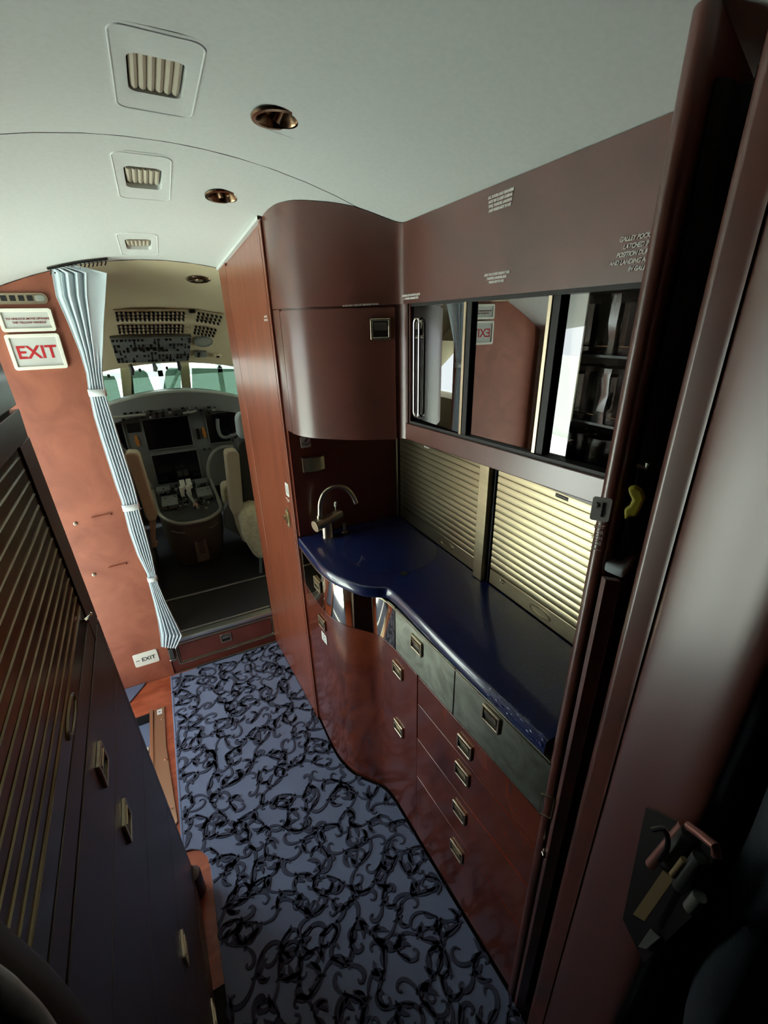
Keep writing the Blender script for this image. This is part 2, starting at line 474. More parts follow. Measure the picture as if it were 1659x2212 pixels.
# =====================================================================================================
# CEILING FITTINGS
# =====================================================================================================
def vent(cx, cy, label, n_s=6):
    t = thing('ceiling_vent', label, 'air vent', (cx, cy, ceilz(cx, cy)), 'air vents along the ceiling')
    N = 48
    def lp(hx, hy, r, dz): return [(cx+x, cy+y, ceilz(cx+x, cy+y)+dz) for x, y in rr(hx, hy, r, N)]
    mb = MB()
    hx, hy = VH[0]-.0012, VH[1]-.0012
    ix, iy = .037, .056
    mb.loops([lp(VH[0]+.004, VH[1]+.004, .0005, .0008), lp(VH[0]+.0002, VH[1]+.0002, .0005, .0001), lp(hx-.002, hy-.002, .018, 0), lp(hx-.0030, hy-.0030, .018, -.0012), lp(hx-.0042, hy-.0042, .018, -.0012), lp(hx-.0052, hy-.0052, .018, 0), lp(ix+.002, iy+.002, .016, 0),
              lp(ix, iy, .014, .0005), lp(ix-.001, iy-.001, .013, .016)])
    obj('frame', mb, CEIL, t)
    mb = MB(); mb.loops([lp(ix-.0005, iy-.0005, .013, .016), lp(.004, .004, .001, .017)], cap1=True)
    obj('housing', mb, GREY_D, t)
    me = None
    for k in range(n_s):
        x = cx+(-1+2*(k+.5)/n_s)*(ix-.003)
        if me is None:
            s = MB(); s.tube([(0, -iy+.004, 0), (0, 0, -.001), (0, iy-.004, 0)], .0058, 8); me = mesh('slat', s, VENTD)
        obj('slat', me, None, t, M=Matrix.Translation((x, cy, ceilz(x, cy)+.008)))
    return t
vent(*VENTS[0], 'cream slatted air vent in the ceiling, nearest and largest of the three')
vent(*VENTS[1], 'cream slatted air vent in the ceiling, middle one just past the ceiling joint')
vent(*VENTS[2], 'cream slatted air vent in the ceiling, farthest one near the curtain')


def downlight(cx, cy, r, z, label, aim=(0, 0, 0), slope=0):
    t = thing('ceiling_spotlight', label, 'spotlight', (cx, cy, z), 'recessed bronze spotlights')
    M = Matrix.Translation((cx, cy, z)) @ Matrix.Rotation(slope, 4, 'X')
    mb = MB(); mb.lathe([(r+.008, .001), (r+.007, -.0025), (r, -.003), (r-.002, 0), (r-.006, .022), (r-.014, .036), (.002, .040)], M, 36, cap0=False)
    obj('bowl', mb, BRONZE, t)
    M2 = M @ Matrix.Translation((0, 0, .016)) @ Matrix.Rotation(aim[0], 4, 'X') @ Matrix.Rotation(aim[1], 4, 'Y')
    mb = MB(); mb.lathe([(.015, .014), (.016, -.008), (.0155, -.017), (.013, -.017), (.012, -.008)], M2, 24)
    obj('eyeball', mb, BRONZE, t)
    mb = MB(); mb.lathe([(.012, -.009), (.0115, -.012), (.004, -.0135)], M2, 20)
    obj('lens', mb, SCREEN, t)
downlight(LAMPS[0][0], LAMPS[0][1], .034, ceilz(*LAMPS[0][:2]), 'bronze swivel spotlight in the ceiling beside the nearest vent', (.5, .5), -.0)
downlight(LAMPS[1][0], LAMPS[1][1], .034, ceilz(*LAMPS[1][:2]), 'bronze swivel spotlight in the ceiling right of the middle vent', (.2, -.3), -.1)

# =====================================================================================================
# TALL CLOSET beside the cockpit door
# =====================================================================================================
t = thing('tall_closet', 'tall reddish wooden closet between cockpit doorway and galley sink', 'closet', (.45, 1.68, 0))
CF = [(.290, 1.985), (.2905, 1.97), (.329, 1.382)]
clo = [(.292, 1.985), (.331, 1.379), (.76, 1.379), (.76, 1.985)]
topz = lambda x, y: ceilz(x, y)-.002
obj('body', MB().prism(clo, 0.0, topz), WOOD_C, t)
def on_closet(y, z): f = (1.985-y)/(1.985-1.379); return V((.290+.039*f, y, z))
d = V((.039, -.606, 0)).normalized()
def closet_door(ya, yb, za, zb, name='door'):
    a, b = on_closet(ya, 0), on_closet(yb, 0)
    nrm = V((-.606, -.039, 0)).normalized()*.004
    return obj(name, MB().prism([tuple(a)[:2], tuple(b)[:2], tuple(b+nrm)[:2], tuple(a+nrm)[:2]], za, zb if callable(zb) else zb), WOOD_C, t, bevel=.0008)
closet_door(1.98, 1.862, .0, lambda x, y: ceilz(x, y)-.004, 'front_stile')
dr = closet_door(1.858, 1.402, .012, lambda x, y: ceilz(x, y)-.022)
closet_door(1.398, 1.381, .0, lambda x, y: ceilz(x, y)-.004, 'side_stile')
p = on_closet(1.452, .945); M = frame(p+V((-.0045, 0, 0)), d, (0, 0, 1))
mb = MB(); l = [(.026*math.cos(2*PI*i/32), .040*math.sin(2*PI*i/32)) for i in range(32)]
mb.loops([[(x, y, 0) for x, y in l], [(x, y, .003) for x, y in l], [(x*.8, y*.86, .003) for x, y in l], [(x*.76, y*.82, .0006) for x, y in l]], cap1=True, M=M)
mb.box(-.014, .006, -.024, .020, .001, .005, M); mb.box(-.022, .000, -.006, .006, .004, .014, M)
obj('flush_latch', mb, NICKEL, dr)
M = frame(on_closet(1.425, 1.062)+V((-.0046, 0, 0)), d, (0, 0, 1))
pl = obj('placard', plate(MB(), .017, .024, .005, 0, .0008, M), WHITE, dr)
mb = MB(); ring(mb, .010, .015, .005, .0022, .0008, .0013, M); mb.box(-.001, .001, -.010, .010, .0008, .0012, M)
obj('placard_print', mb, PRINT_K, dr)
text('placard_text', 'PULL TO OPEN\nDOOR', .006, frame(on_closet(1.432, 1.020)+V((-.0046, 0, 0)), d, (0, 0, 1)), PRINT_W, dr, shear=.2)
text('closet_text', 'LIFEVEST\nSTOWAGE', .008, frame(on_closet(1.432, 1.607)+V((-.0046, 0, 0)), d, (0, 0, 1)), PRINT_W, dr, shear=.2)
mb = MB(); 
for k in range(12):
    ya, yb = 1.985-(1.985-1.379)*k/12, 1.985-(1.985-1.379)*(k+1)/12
    xa, xb = on_closet(ya, 0).x-.006, on_closet(yb, 0).x-.006
    mb.add([(xa-.004, ya, ceilz(xa, ya)-.001), (xb-.004, yb, ceilz(xb, yb)-.001), (xb-.004, yb, ceilz(xb, yb)-.010), (xa-.004, ya, ceilz(xa, ya)-.010),
            (xa+.009, ya, ceilz(xa, ya)-.001), (xb+.009, yb, ceilz(xb, yb)-.001), (xb+.009, yb, ceilz(xb, yb)-.010), (xa+.009, ya, ceilz(xa, ya)-.010)],
           [(0, 3, 2, 1), (0, 1, 5, 4), (3, 7, 6, 2), (4, 5, 6, 7)])
obj('ceiling_bead', mb, CEIL, t, label='white bead where the closet meets the ceiling')

# =====================================================================================================
# UPPER CORNER CABINET (bulged)
# =====================================================================================================
UX = .585
UC = catmull([(.331, 1.377), (.333, 1.335), (.338, 1.300), (.347, 1.268), (.368, 1.229), (.395, 1.198), (.438, 1.159), (.481, 1.127), (.529, 1.101), (.560, 1.085), (.576, 1.074), (.584, 1.060), (.585, 1.046)], 5)
t = thing('curved_upper_cabinet', 'bulging dark wooden corner cabinet above the sink, under the ceiling', 'cabinet', (.5, 1.25, 1.28))
core = offset_curve(UC, .006)
obj('body', MB().prism(core+[(.76, 1.046), (.76, 1.377)], 1.284, lambda x, y: ceilz(x, y)-.003), WOOD_U, t)
obj('fascia', shell(MB(), UC, .006, 1.629, lambda x, y: ceilz(x, y)-.002), WOOD_U, t)
side = sub_curve(UC, 1.318, 1.378); obj('side_stile', shell(MB(), side, .006, 1.282, 1.627), WOOD_U, t)
dc = [p for p in UC if p[1] < 1.316 and p[1] > 1.078]
obj_d = obj('door', shell(MB(), offset_curve(dc, -.001), .005, 1.281, 1.623), WOOD_U, t)
p, tn = on_curve(822, 711, UC); M = frame(p-V((-tn.y, tn.x, 0))*.0015, tn, (0, 0, 1))
obj('square_latch', HM2, None, obj_d, M=M)
p, tn = on_curve(779, 659, UC); M = frame(p-V((-tn.y, tn.x, 0))*.0005, (on_curve(815, 657, UC)[0]-on_curve(743, 661, UC)[0]), (0, 0, 1))
text('panel_text', 'AUXILIARY CIRCUIT BREAKER PANEL', .0062, M @ Matrix.Translation((0, 0, .0045)), PRINT_W, t, shear=.2, sx=.9)

# =====================================================================================================
# GLASS-FRONTED UPPER CABINET
# =====================================================================================================
t = thing('glass_display_cabinet', 'wooden wall cabinet with three sliding smoked glass doors above the worktop', 'cabinet', (.70, .73, 1.28))
YA, YB = 1.046, .345                     # forward and aft ends
ZT = lambda x, y: ceilz(x, y)-.002
obj('fascia', MB().prism([(UX, YA), (UX, YB), (.605, YB), (.605, YA)], 1.629, ZT), WOOD_U, t)
bot = lambda x, y: 1.288+.030*(1.05-y)/.7
mb = MB(); mb.prism([(UX-.003, YA), (UX-.003, YB), (.605, YB), (.605, YA)], lambda x, y: bot(x, y), lambda x, y: bot(x, y)+.045)
obj('bottom_rail', mb, WOOD_U, t, bevel=.002)
mb = MB(); mb.box(UX+.002, .606, 1.028, YA, 1.325, 1.629); 
obj('side_stile', mb, WOOD_U, t)
mb = MB(); mb.box(UX-.001, .60, 1.034, 1.038, 1.33, 1.629); obj('stile_groove', mb, DARK, t)
mb = MB(); mb.box(.605, .86, YB, YA, 1.300, 1.318); mb.box(.605, .86, YB, YA, 1.640, 1.655); mb.box(.845, .86, YB, YA, 1.318, 1.64); mb.box(.605, .86, YA-.012, YA, 1.318, 1.64)
obj('carcass', mb, mat('cabinet_inside', '3a241c', .4, coat=.4), t)
mb = MB(); mb.prism([(UX+.002, 1.028), (UX+.002, YB), (.61, YB), (.61, 1.028)], lambda x, y: bot(x, y)+.043, lambda x, y: bot(x, y)+.052)
mb.box(UX+.003, .61, YB, 1.028, 1.622, 1.629)
obj('door_track', mb, RUBBER, t)
for (a, b, xx) in ((1.028, .800, .592), (.806, .577, .597), (.672, .515, .603)):
    obj('glass_door', MB().box(xx, xx+.003, b, a, 1.352, 1.622), GLASSP, t)
for y, xx in ((.803, .588), (.579, .592)):
    st = obj('edge_strip', MB().box(xx-.001, xx+.005, y-.0045, y+.0045, 1.350, 1.623), NICKEL, t, bevel=.001)
    obj('gap_shade_strip', MB().box(xx+.001, xx+.004, y-.020, y-.0047, 1.350, 1.623), RUBBER, t)  # dark strip stands in for the shaded gap beside the pane edge
obj('edge_strip', MB().box(.6025, .6065, .6665, .6735, 1.352, 1.622), mat('tan_strip', '9a7358', .4, .5), t)
for y in (.925,):
    obj('inner_post', MB().box(.640, .646, y-.004, y+.004, 1.318, 1.640), WOOD_D, t)
mb = MB(); M = face_port((UX+.005, .992, 1.477)); l = rr(.012, .118, .012, 40)
mb.tube([(x, y, .0055) for x, y in l], .0028, 8, M=M, closed=True)
obj('loop_handle', mb, CHROME, t)
for z in (1.425, 1.53):
    obj('shelf', MB().box(.625, .842, YB+.005, YA-.015, z, z+.004), GREY_D, t)
for z, rr_ in ((1.43, 0), (1.535, 0)):
    obj('shelf_rail', MB().tube([(.622, YB+.01, z+.012), (.622, YA-.02, z+.012)], .0012, 6), BRONZE, t)
def lab(px0, py0, s, size, name='placard_text', sx=1, dy=0):
    p = atX(px0, py0, UX); p.x = UX-.001
    text(name, s, size, face_port(p), PRINT_W, t, shear=.25, sx=sx, bold=.0003)
lab(1081, 434, 'ALL DOORS AND DRAWERS\nMUST BE CLOSED DURING\nTAXI, TAKEOFF, LANDING\nAND WHEN NOT IN USE', .0058, sx=.88)
lab(1073, 600, 'MUST BE LOCKED DURING TAXI,\nTAKEOFF, LANDING AND\nWHEN NOT IN USE', .0055, sx=.85)
lab(888, 641, 'FLASHER LCD LOCATE A JACK\n\u2190 POWER CONNECTOR', .0060, sx=1.05)
p = atX(1385, 545, UX); p.x = UX-.001; p.y -= .002
text('placard_text', 'GALLEY POCKET DOOR\nLATCHED IN OPEN\nPOSITION DURING TAXI\nAND LANDING AND TAKEOFF\nIN GALLEY', .0078, face_port(p), PRINT_W, t, shear=.3, bold=.0002, sx=.85)
lab(922, 966, 'WORK LIGHT', .004); 
p = atX(1217, 1073, UX); M = face_port((UX-.0034, p.y, p.z))
obj('rail_label', plate(MB(), .014, .0035, .0005, 0, .0005, M), PRINT_K, t, label='small dark label with pale print')
text('rail_label_text', 'EXTG FLIGHTING', .0036, M @ Matrix.Translation((0, 0, .0008)), PRINT_W, t)
p = atX(926, 972, UX-.003); obj('rail_screw', MB().lathe([(.0016, 0), (.0014, .0012)], face_port((UX-.003, p.y, p.z)), 10), NICKEL, t)

# tumblers on the shelves behind the glass
prof = [(.0, .0), (.021, 0), (.023, .008), (.026, .072), (.0245, .072), (.0215, .010), (.0, .009)]
tm = MB(); ls = []
for r, z in prof[1:-1]:
    ls.append([(r*(1 if k % 2 else .88)*math.cos(2*PI*k/20), r*(1 if k % 2 else .88)*math.sin(2*PI*k/20), z) for k in range(20)])
tm.loops(ls, cap0=True, cap1=True)
TM = mesh('tumbler', tm, GLASST, 25)
wrap = MB(); rng = random.Random(3); ls = []
for z in (0, .02, .045, .07, .085):
    ls.append([((.029+rng.uniform(-.0035, .0035))*math.cos(2*PI*k/14), (.029+rng.uniform(-.0035, .0035))*math.sin(2*PI*k/14), z) for k in range(14)])
wrap.loops(ls, cap0=True, cap1=True); WR = mesh('wrapper', wrap, PLASTIC, 20)
rows = {1.319: 'bottom', 1.4295: 'middle', 1.5345: 'top'}
place = ['nearest the door jamb', 'second from the door jamb', 'third from the door jamb', 'farthest from the door jamb']
for z, nm in rows.items():
    for k in range(4):
        y = .412+.0625*k
        tt = thing('tumbler', 'film-wrapped crystal tumbler on the %s shelf, %s' % (nm, place[k]), 'glass', (.648, y, z+.0008), 'wrapped tumblers in the glass cabinet')
        obj('glass', TM, None, tt, M=Matrix.Translation((.648, y, z+.0010)))
        obj('wrapper', WR, None, tt, M=Matrix.Translation((.648, y, z+.0006)) @ Matrix.Rotation(k*1.3+z*20, 4, 'Z'))

# =====================================================================================================
# NOOK: back panel, dispenser, shutters
# =====================================================================================================
BX = .729
t = thing('nook_panel', 'dark wooden panel behind the tap, below the bulging cabinet', 'panel', (.53, 1.375, .9))
obj('panel', MB().box(.333, BX+.02, 1.364, 1.3785, .902, 1.283), mat('nook_mahogany', '74392a', .36, coat=.3), t)
obj('corner_trim', MB().box(BX-.012, BX-.006, 1.352, 1.3635, .902, 1.283), BRASS, t, bevel=.001)
NW = 1.364
p = atY(660, 955, NW); M = face_aft((p.x, NW-.0002, p.z))
sg = tag(obj('sink_sign', plate(MB(), .017, .018, .003, 0, .001, M), WHITE), 'small white pictogram sign of a hand over a basin, above the steel dispenser', 'sign')
mb = MB(); 
mb.tube([(-.012, .001, .0013), (-.012, -.007, .0013), (.011, -.007, .0013), (.011, .001, .0013)], .0011, 6, M); mb.tube([(0, -.007, .0013), (0, -.012, .0013)], .0014, 6, M)
mb.add([(.010, .014, .0013), (.005, .014, .0013), (-.002, .006, .0013), (-.005, -.001, .0013), (-.002, .000, .0013), (.004, .005, .0013)], [(0, 1, 2, 3, 4, 5)], M)
obj('pictogram', mb, PRINT_K, sg)
p = atY(676, 999, NW)
t = thing('steel_dispenser', 'curved brushed steel wall dispenser above the tap', 'dispenser', (p.x, NW, p.z-.025))
cv = [(p.x-.036+.072*i/10, NW-.014-.012*math.sin(PI*i/10)) for i in range(11)]
obj('cover', MB().prism(cv+[(p.x+.036, NW-.0005), (p.x-.036, NW-.0005)], p.z-.024, p.z+.022), STEEL, t, bevel=.0015)
obj('side_cap', MB().box(p.x-.0385, p.x-.0362, NW-.017, NW-.0005, p.z-.026, p.z+.024), NICKEL, t)

def shutter(y1, y0, label, pull_y, latch):
    t = thing('roller_shutter', label, 'roller shutter', (BX+.01, (y0+y1)/2, .902), 'roller shutters behind the worktop')
    pitch = .0195; z = .950; k = 0
    sm = MB(); prof = [(-.0025, 0), (-.0040, .0012), (-.0046, .006), (-.0045, pitch-.0035), (-.0036, pitch-.0012), (-.0022, pitch-.0006), (.004, pitch-.0006), (.004, 0)]
    sm.loops([[(x, y0+.006, zz) for x, zz in prof], [(x, y1-.006, zz) for x, zz in prof]], cap0=True, cap1=True)
    me = mesh('slat', sm, BRASS, 30)
    while z < 1.30:
        obj('slat', me, None, t, M=Matrix.Translation((BX, 0, z))); z += pitch; k += 1
    bb = obj('bottom_bar', MB().box(BX-.006, BX+.006, y0+.006, y1-.006, .9035, .949), BRASS, t, bevel=.0015)
    mb = MB(); M = face_port((BX-.0064, pull_y, .925)); l = [(.034*math.cos(2*PI*i/32), .0105*math.sin(2*PI*i/32)) for i in range(32)]
    mb.loops([[(x*1.06, y*1.12, 0) for x, y in l], [(x, y, .0022) for x, y in l], [(x*.93, y*.8, .0022) for x, y in l], [(x*.88, y*.7, .0004) for x, y in l]], cap1=True, M=M)
    obj('finger_pull', mb, BRASS, bb)
    if latch:
        mb = MB(); M = face_port((BX-.0064, latch, .938)); mb.lathe([(.005, 0), (.005, .004), (.003, .006)], M, 14); mb.box(-.002, .012, -.0025, .002, .003, .007, M)
        obj('turn_latch', mb, CHROME, bb)
    return t
shutter(1.350, .872, 'champagne metal roller shutter behind the worktop, left one nearer the sink', 1.03, None)
shutter(.822, .365, 'champagne metal roller shutter behind the worktop, right one under the wide glass doors', .625, .765)
t = thing('shutter_post', 'upright metal post between the two roller shutters', 'post', (BX, .846, .902))
obj('post', MB().box(BX-.022, BX+.008, .832, .8715, .902, 1.288), BRASS, t, bevel=.002)
obj('side_channel', MB().box(BX-.006, BX+.006, .8225, .8315, .902, 1.288), RUBBER, t)
obj('backing', MB().box(BX+.016, BX+.024, .36, 1.363, .902, 1.298), DARK, t)

# =====================================================================================================
# BASE CABINET, band, worktop
# =====================================================================================================
BC = catmull([(.332, 1.377), (.3325, 1.30), (.334, 1.21), (.343, 1.14), (.361, 1.085), (.385, 1.045), (.412, 1.012), (.436, .982), (.450, .950), (.458, .905), (.462, .84), (.466, .76), (.474, .62), (.482, .48), (.490, .345)], 5)
t = thing('galley_base_cabinet', 'curved wooden galley base cabinet with drawers under the blue worktop', 'cabinet', (.56, .9, 0))
inner = offset_curve(BC, .012)
obj('carcass', MB().prism(inner+[(.76, .345), (.76, 1.377)], .0, .862), WOOD_D, t)
obj('toe_kick', shell(MB(), offset_curve(BC, .010), .004, .002, .03), WOOD_L, t)
band = [p for p in BC if p[1] > .893]+[(.4590, .890)]
bd = obj('steel_band', shell(MB(), offset_curve(band, -.001), .010, .715, .861), MIRROR, t, label='mirror-polished steel band around the curve')
def front(y1, y0, z0, z1, m, name, bulge=0.0):
    c = sub_curve(BC, y0, y1)
    return obj(name, shell(MB(), offset_curve(c, -.001-bulge), .011, z0, z1), m, t, bevel=.0012)
d1 = front(.887, .6225, .715, .861, PEWTER, 'metal_drawer')
d2 = front(.6195, .347, .715, .861, PEWTER, 'metal_drawer')
pan = front(1.376, .775, .03, .712, WOOD_L, 'curved_door'); dA = dB = pan
ws = [front(ya, .347, a, b, WOOD_L, 'wood_drawer') for ya, a, b in ((.7715, .616, .712), (.7715, .477, .613), (.7743, .3115, .474), (.7743, .03, .3105))]
def put_handle(px, py, par, me=HM, roll=0):
    p, tn = on_curve(px, py, BC); M = frame(p-V((-tn.y, tn.x, 0))*.0022, tn, (0, 0, 1))
    return obj('latch_handle', me, None, par, M=M)
put_handle(902, 1393, d1); put_handle(1063, 1551, d2); put_handle(861, 1447, dA); put_handle(863, 1572, dB)
put_handle(1006, 1612, ws[0]); put_handle(1000, 1670, ws[1]); put_handle(994, 1753, ws[2]); put_handle(988, 1837, ws[3])
put_handle(688, 1262, bd)
put_handle(698, 1345, pan)
p, tn = on_curve(702, 1377, BC); M = frame(p-V((-tn.y, tn.x, 0))*.0022, tn, (0, 0, 1))
pq = obj('white_placard', plate(MB(), .021, .019, .004, 0, .001, M), WHITE, pan)
mb = MB(); ring(mb, .009, .012, .006, .0022, .001, .0014, M); mb.box(-.006, .006, -.001, .001, .001, .0014, M @ Matrix.Rotation(.8, 4, 'Z'))
obj('placard_symbol', mb, PRINT_K, pan)
p, tn = on_curve(868, 1312, BC); M = frame(p-V((-tn.y, tn.x, 0))*.002, tn, (0, 0, 1))
obj('rail_bead', shell(MB(), offset_curve(sub_curve(BC, .35, 1.37), -.003), .004, .8555, .8595), NICKEL, t)

# worktop
WT = catmull([(.332, 1.3625), (.334, 1.27), (.339, 1.150), (.352, 1.085), (.380, 1.020), (.405, .980), (.432, .957), (.452, .9455), (.4615, .9365), (.466, .922), (.4685, .900), (.471, .86), (.4735, .76), (.478, .60), (.486, .46), (.4915, .365)], 5)
WT = offset_curve(WT, -.008)
def worktop():
    """rounded front edge, thickness 36 mm"""
    mb = MB(); ls = []
    for z, dd_ in ((.8655, .010), (.8655, .003), (.869, .0005), (.882, 0), (.894, .0015), (.8985, .004), (.9, .009)):
        c = offset_curve(WT, dd_)
        ls.append([(x, y, z) for x, y in c]+[(.7235, .365, z), (.7235, 1.3625, z)])
    mb.loops(ls, cap0=True, cap1=True)
    return mb
t = thing('worktop', 'glossy dark blue stone worktop with rounded front and chipped end', 'worktop', (.6, .9, .865))
obj('slab', worktop(), STONE, t, smooth=50)
mb = MB(); rng = random.Random(5)
for k in range(46):
    y = .37+.16*rng.random()**1.3; c = offset_curve(WT, rng.uniform(-.001, .012)); q = min(c, key=lambda p: abs(p[1]-y))
    s = rng.uniform(.0012, .0045); zz = .9-.0008+rng.uniform(-.0005, .0006); a = rng.random()*6
    if rng.random() < .55: zz = rng.uniform(.878, .896); q = min(WT, key=lambda p: abs(p[1]-y)); q = (q[0]-.0003, q[1])
    mb.add([(q[0]+s*math.cos(a+i*1.4)*.5, y+s*1.6*math.sin(a+i*1.4), zz+s*.35*math.sin(a*2+i*2.2)) for i in range(4)]+[(q[0]-.0006, y, zz+.0012)], [(0, 1, 4), (1, 2, 4), (2, 3, 4), (3, 0, 4)])
obj('chipped_edge', mb, STONE_E, t, kind='stuff', label='pale flaked chips along the worn edge')
# sink lid
wt = t
lcx, lcy = .575, 1.142; lrx, lry = .150, .162
mb = MB(); L = []
fa = math.atan2(.978-lcy, .545-lcx)
for k in range(96):
    a = 2*PI*k/96; L.append((lcx+lrx*math.cos(a), lcy+lry*math.sin(a)))
mb.loops([[(x, y, .9001) for x, y in L], [(x, y, .9004) for x, y in L], [(lcx+(x-lcx)*.992, lcy+(y-lcy)*.992, .9007) for x, y in L]], cap1=True)
lid = obj('sink_lid', mb, STONE, wt)
mb = MB(); mb.loops([[(lcx+(x-lcx)*1.0, lcy+(y-lcy)*1.0, .90015) for x, y in L], [(lcx+(x-lcx)*1.009, lcy+(y-lcy)*1.009, .9002) for x, y in L]])
obj('joint', mb, RUBBER, lid)
hp = atZ(872, 1238, .9018)
mb = MB(); mb.lathe([(.0125, 0), (.0125, .0006), (.0105, .0008)], Matrix.Translation((hp.x, hp.y, .9005)), 28); obj('finger_hole', mb, DARK, lid, label='dark half-round finger hole')

# tap
fp = atZ(707, 1160, .9); fx, fy = fp.x+.002, fp.y
t = thing('tap', 'brushed nickel mixer tap with a high arched spout on the blue worktop', 'tap', (fx, fy, .9))
obj('base', MB().lathe([(.0195, .9003), (.0195, .904), (.0182, .906), (.0182, .957)], Matrix.Translation((fx, fy, 0)), 28), STEEL, t)
# horizontal body runs from front-left to back-right
ba = atY(682, 1137, fy-.010); bb = atY(735, 1109, fy+.020)
dirb = (bb-ba).normalized(); M = frame(ba, dirb.orthogonal(), dirb.cross(dirb.orthogonal()))
L_ = (bb-ba).length
obj('mixer_body', MB().lathe([(.0180, 0), (.0190, .001), (.0190, L_), (.0178, L_+.001)], M, 32), STEEL, t)
obj('end_cap', MB().lathe([(.0195, -.0040), (.0205, -.0030), (.0205, -.0005), (.0192, 0)], M, 32), NICKEL, t)
sp0 = atY(691, 1122, fy); pts = [(691, 1122), (691, 1102), (692, 1085), (699, 1067), (712, 1055), (728, 1050), (744, 1053), (756, 1063), (764, 1075), (769, 1087)]
path = [tuple(atY(x, y, fy-.002*i)) for i, (x, y) in enumerate(pts)]
obj('spout', MB().tube(catmull(path, 5), .0080, 14), STEEL, t)
obj('spout_collar', MB().tube([path[0], tuple(V(path[0])+V((0, 0, .016)))], .0098, 16), STEEL, t)
kp = atY(726, 1108, fy+.015); kq = atY(725, 1095, fy+.015); kr = atY(725, 1084, fy+.015)
lv = obj('lever', MB().tube([kp, kq], .0022, 8), STEEL, t)
obj('lever_knob', MB().tube([kq, kq.lerp(kr, .15), kq.lerp(kr, .5), kq.lerp(kr, .85), kr], [.003, .0055, .0062, .0055, .003], 14), SIGNF, t, label='cream lever knob')
pp = atZ(745, 1149, .9)
t = thing('sink_plunger', 'small nickel push knob behind the tap on the blue worktop', 'knob', (pp.x, pp.y, .9))
obj('stem', MB().lathe([(.0115, .9003), (.011, .9035), (.005, .906), (.0048, .930)], Matrix.Translation((pp.x, pp.y, 0)), 20), STEEL, t)
obj('knob', MB().lathe([(.006, .926), (.0085, .931), (.0085, .9365), (.004, .939)], Matrix.Translation((pp.x, pp.y, 0)), 20), NICKEL, t)

# =====================================================================================================
# STEP AND SILL INTO THE COCKPIT
# =====================================================================================================
t = thing('cockpit_step', 'low wooden step with a metal-framed drawer under the cockpit doorway', 'step', (.03, 2.0, 0))
obj('riser', MB().box(-.226, .291, 1.986, 2.02, 0, .186), WOOD, t)
M = face_aft((.048, 1.9858, .108))
dw = obj('drawer_front', plate(MB(), .226, .046, .008, 0, .005, M), WOOD, t)
mb = MB(); ring(mb, .243, .064, .014, .007, 0, .007, M); ring(mb, .233, .054, .010, .004, 0, .004, M); obj('metal_frame', mb, NICKEL, t)
q = atY(488, 1377, 1.98); obj('square_latch', HM2, None, dw, M=face_aft((q.x, 1.9806, q.z)))
mb = MB(); mb.box(-.222, .287, 1.966, 1.984, .186, .200); mb.box(-.222, .287, 1.970, 2.012, .1985, .2045); mb.box(-.222, .287, 2.020, 2.032, .1985, .206)
obj('sill_strip', mb, ALU, t, bevel=.002)
t = thing('buckle_block', 'small dark belt buckle hanging under the curtain foot', 'buckle', (-.216, 1.972, .06))
q = atY(371, 1412, 1.97)
obj('buckle', MB().box(q.x-.012, q.x+.012, 1.960, 1.9785, q.z-.026, q.z+.028), GREY_D, t, bevel=.004)
obj('clip', MB().box(q.x-.016, q.x+.016, 1.957, 1.978, q.z-.040, q.z-.028), CHROME, t, bevel=.003)

# =====================================================================================================
# CARPET
# =====================================================================================================
t = thing('carpet_runner', 'blue carpet runner with raised dark scrollwork along the aisle', 'carpet', (.05, 1.0, 0))
cb = offset_curve(BC, -.003)
out = [(-.240, 1.962), (.288, 1.962), (.326, 1.379)]+[p for p in cb if p[1] < 1.375]+[(.486, -1.2), (-.16, -1.2), (-.164, .995), (-.170, 1.035), (-.190, 1.068), (-.215, 1.082), (-.238, 1.085)]
obj('backing', MB().prism(out, .0003, .008), CARPET, t, bevel=.002)
obj('left_binding', MB().box(-.244, -.236, 1.09, 1.962, .0003, .0095), CARPET, t, bevel=.002)


def inside(x, y, poly):
    c = False
    for (ax, ay), (bx, by) in zip(poly, poly[1:]+poly[:1]):
        if (ay > y) != (by > y) and x < (bx-ax)*(y-ay)/(by-ay)+ax: c = not c
    return c
rng = random.Random(21)
sm = MB()
def ribbon(pts, ws):
    n = len(pts)
    if not all(inside(p[0], p[1], out) for p in pts): 
        k = 0
        while k < n and inside(pts[k][0], pts[k][1], out): k += 1
        if k < 5: return
        pts = pts[:k]; ws = ws[:k]; n = k
    ls = []
    for i, p in enumerate(pts):
        a = V(pts[max(i-1, 0)]); b = V(pts[min(i+1, n-1)]); tt = (b-a).normalized(); nx, ny = -tt.y, tt.x; w_ = ws[i]
        ls.append([(p[0]-nx*w_, p[1]-ny*w_, .0078), (p[0]-nx*w_*.7, p[1]-ny*w_*.7, .0108), (p[0]+nx*w_*.7, p[1]+ny*w_*.7, .0108), (p[0]+nx*w_, p[1]+ny*w_, .0078)])
    sm.loops(ls, close=False)
def scroll(x, y, a, s, sg, w0):
    pts = []; ws = []; n = 30; step = .0072*s; k = 0
    for i in range(n):
        pts.append((x, y)); ws.append(w0*(.55+.8*math.sin(PI*min(1, (i+1)/n*1.05))*(1 if i < n-3 else 1.3)))
        k = sg*(.05+.42*(i/n)**2.2); a += k; step *= .985
        x += step*math.cos(a); y += step*math.sin(a)
    ribbon(pts, ws)
    return pts
def leafy(x, y, a, s, sg):
    p = []; ws = []
    n = 12
    for i in range(n):
        p.append((x, y)); ws.append(.0078*s*math.sin(PI*(i+.6)/n)+.0006)
        a += sg*.10; x += .0042*s*math.cos(a); y += .0042*s*math.sin(a)
    ribbon(p, ws)
placed = []
tries = 0
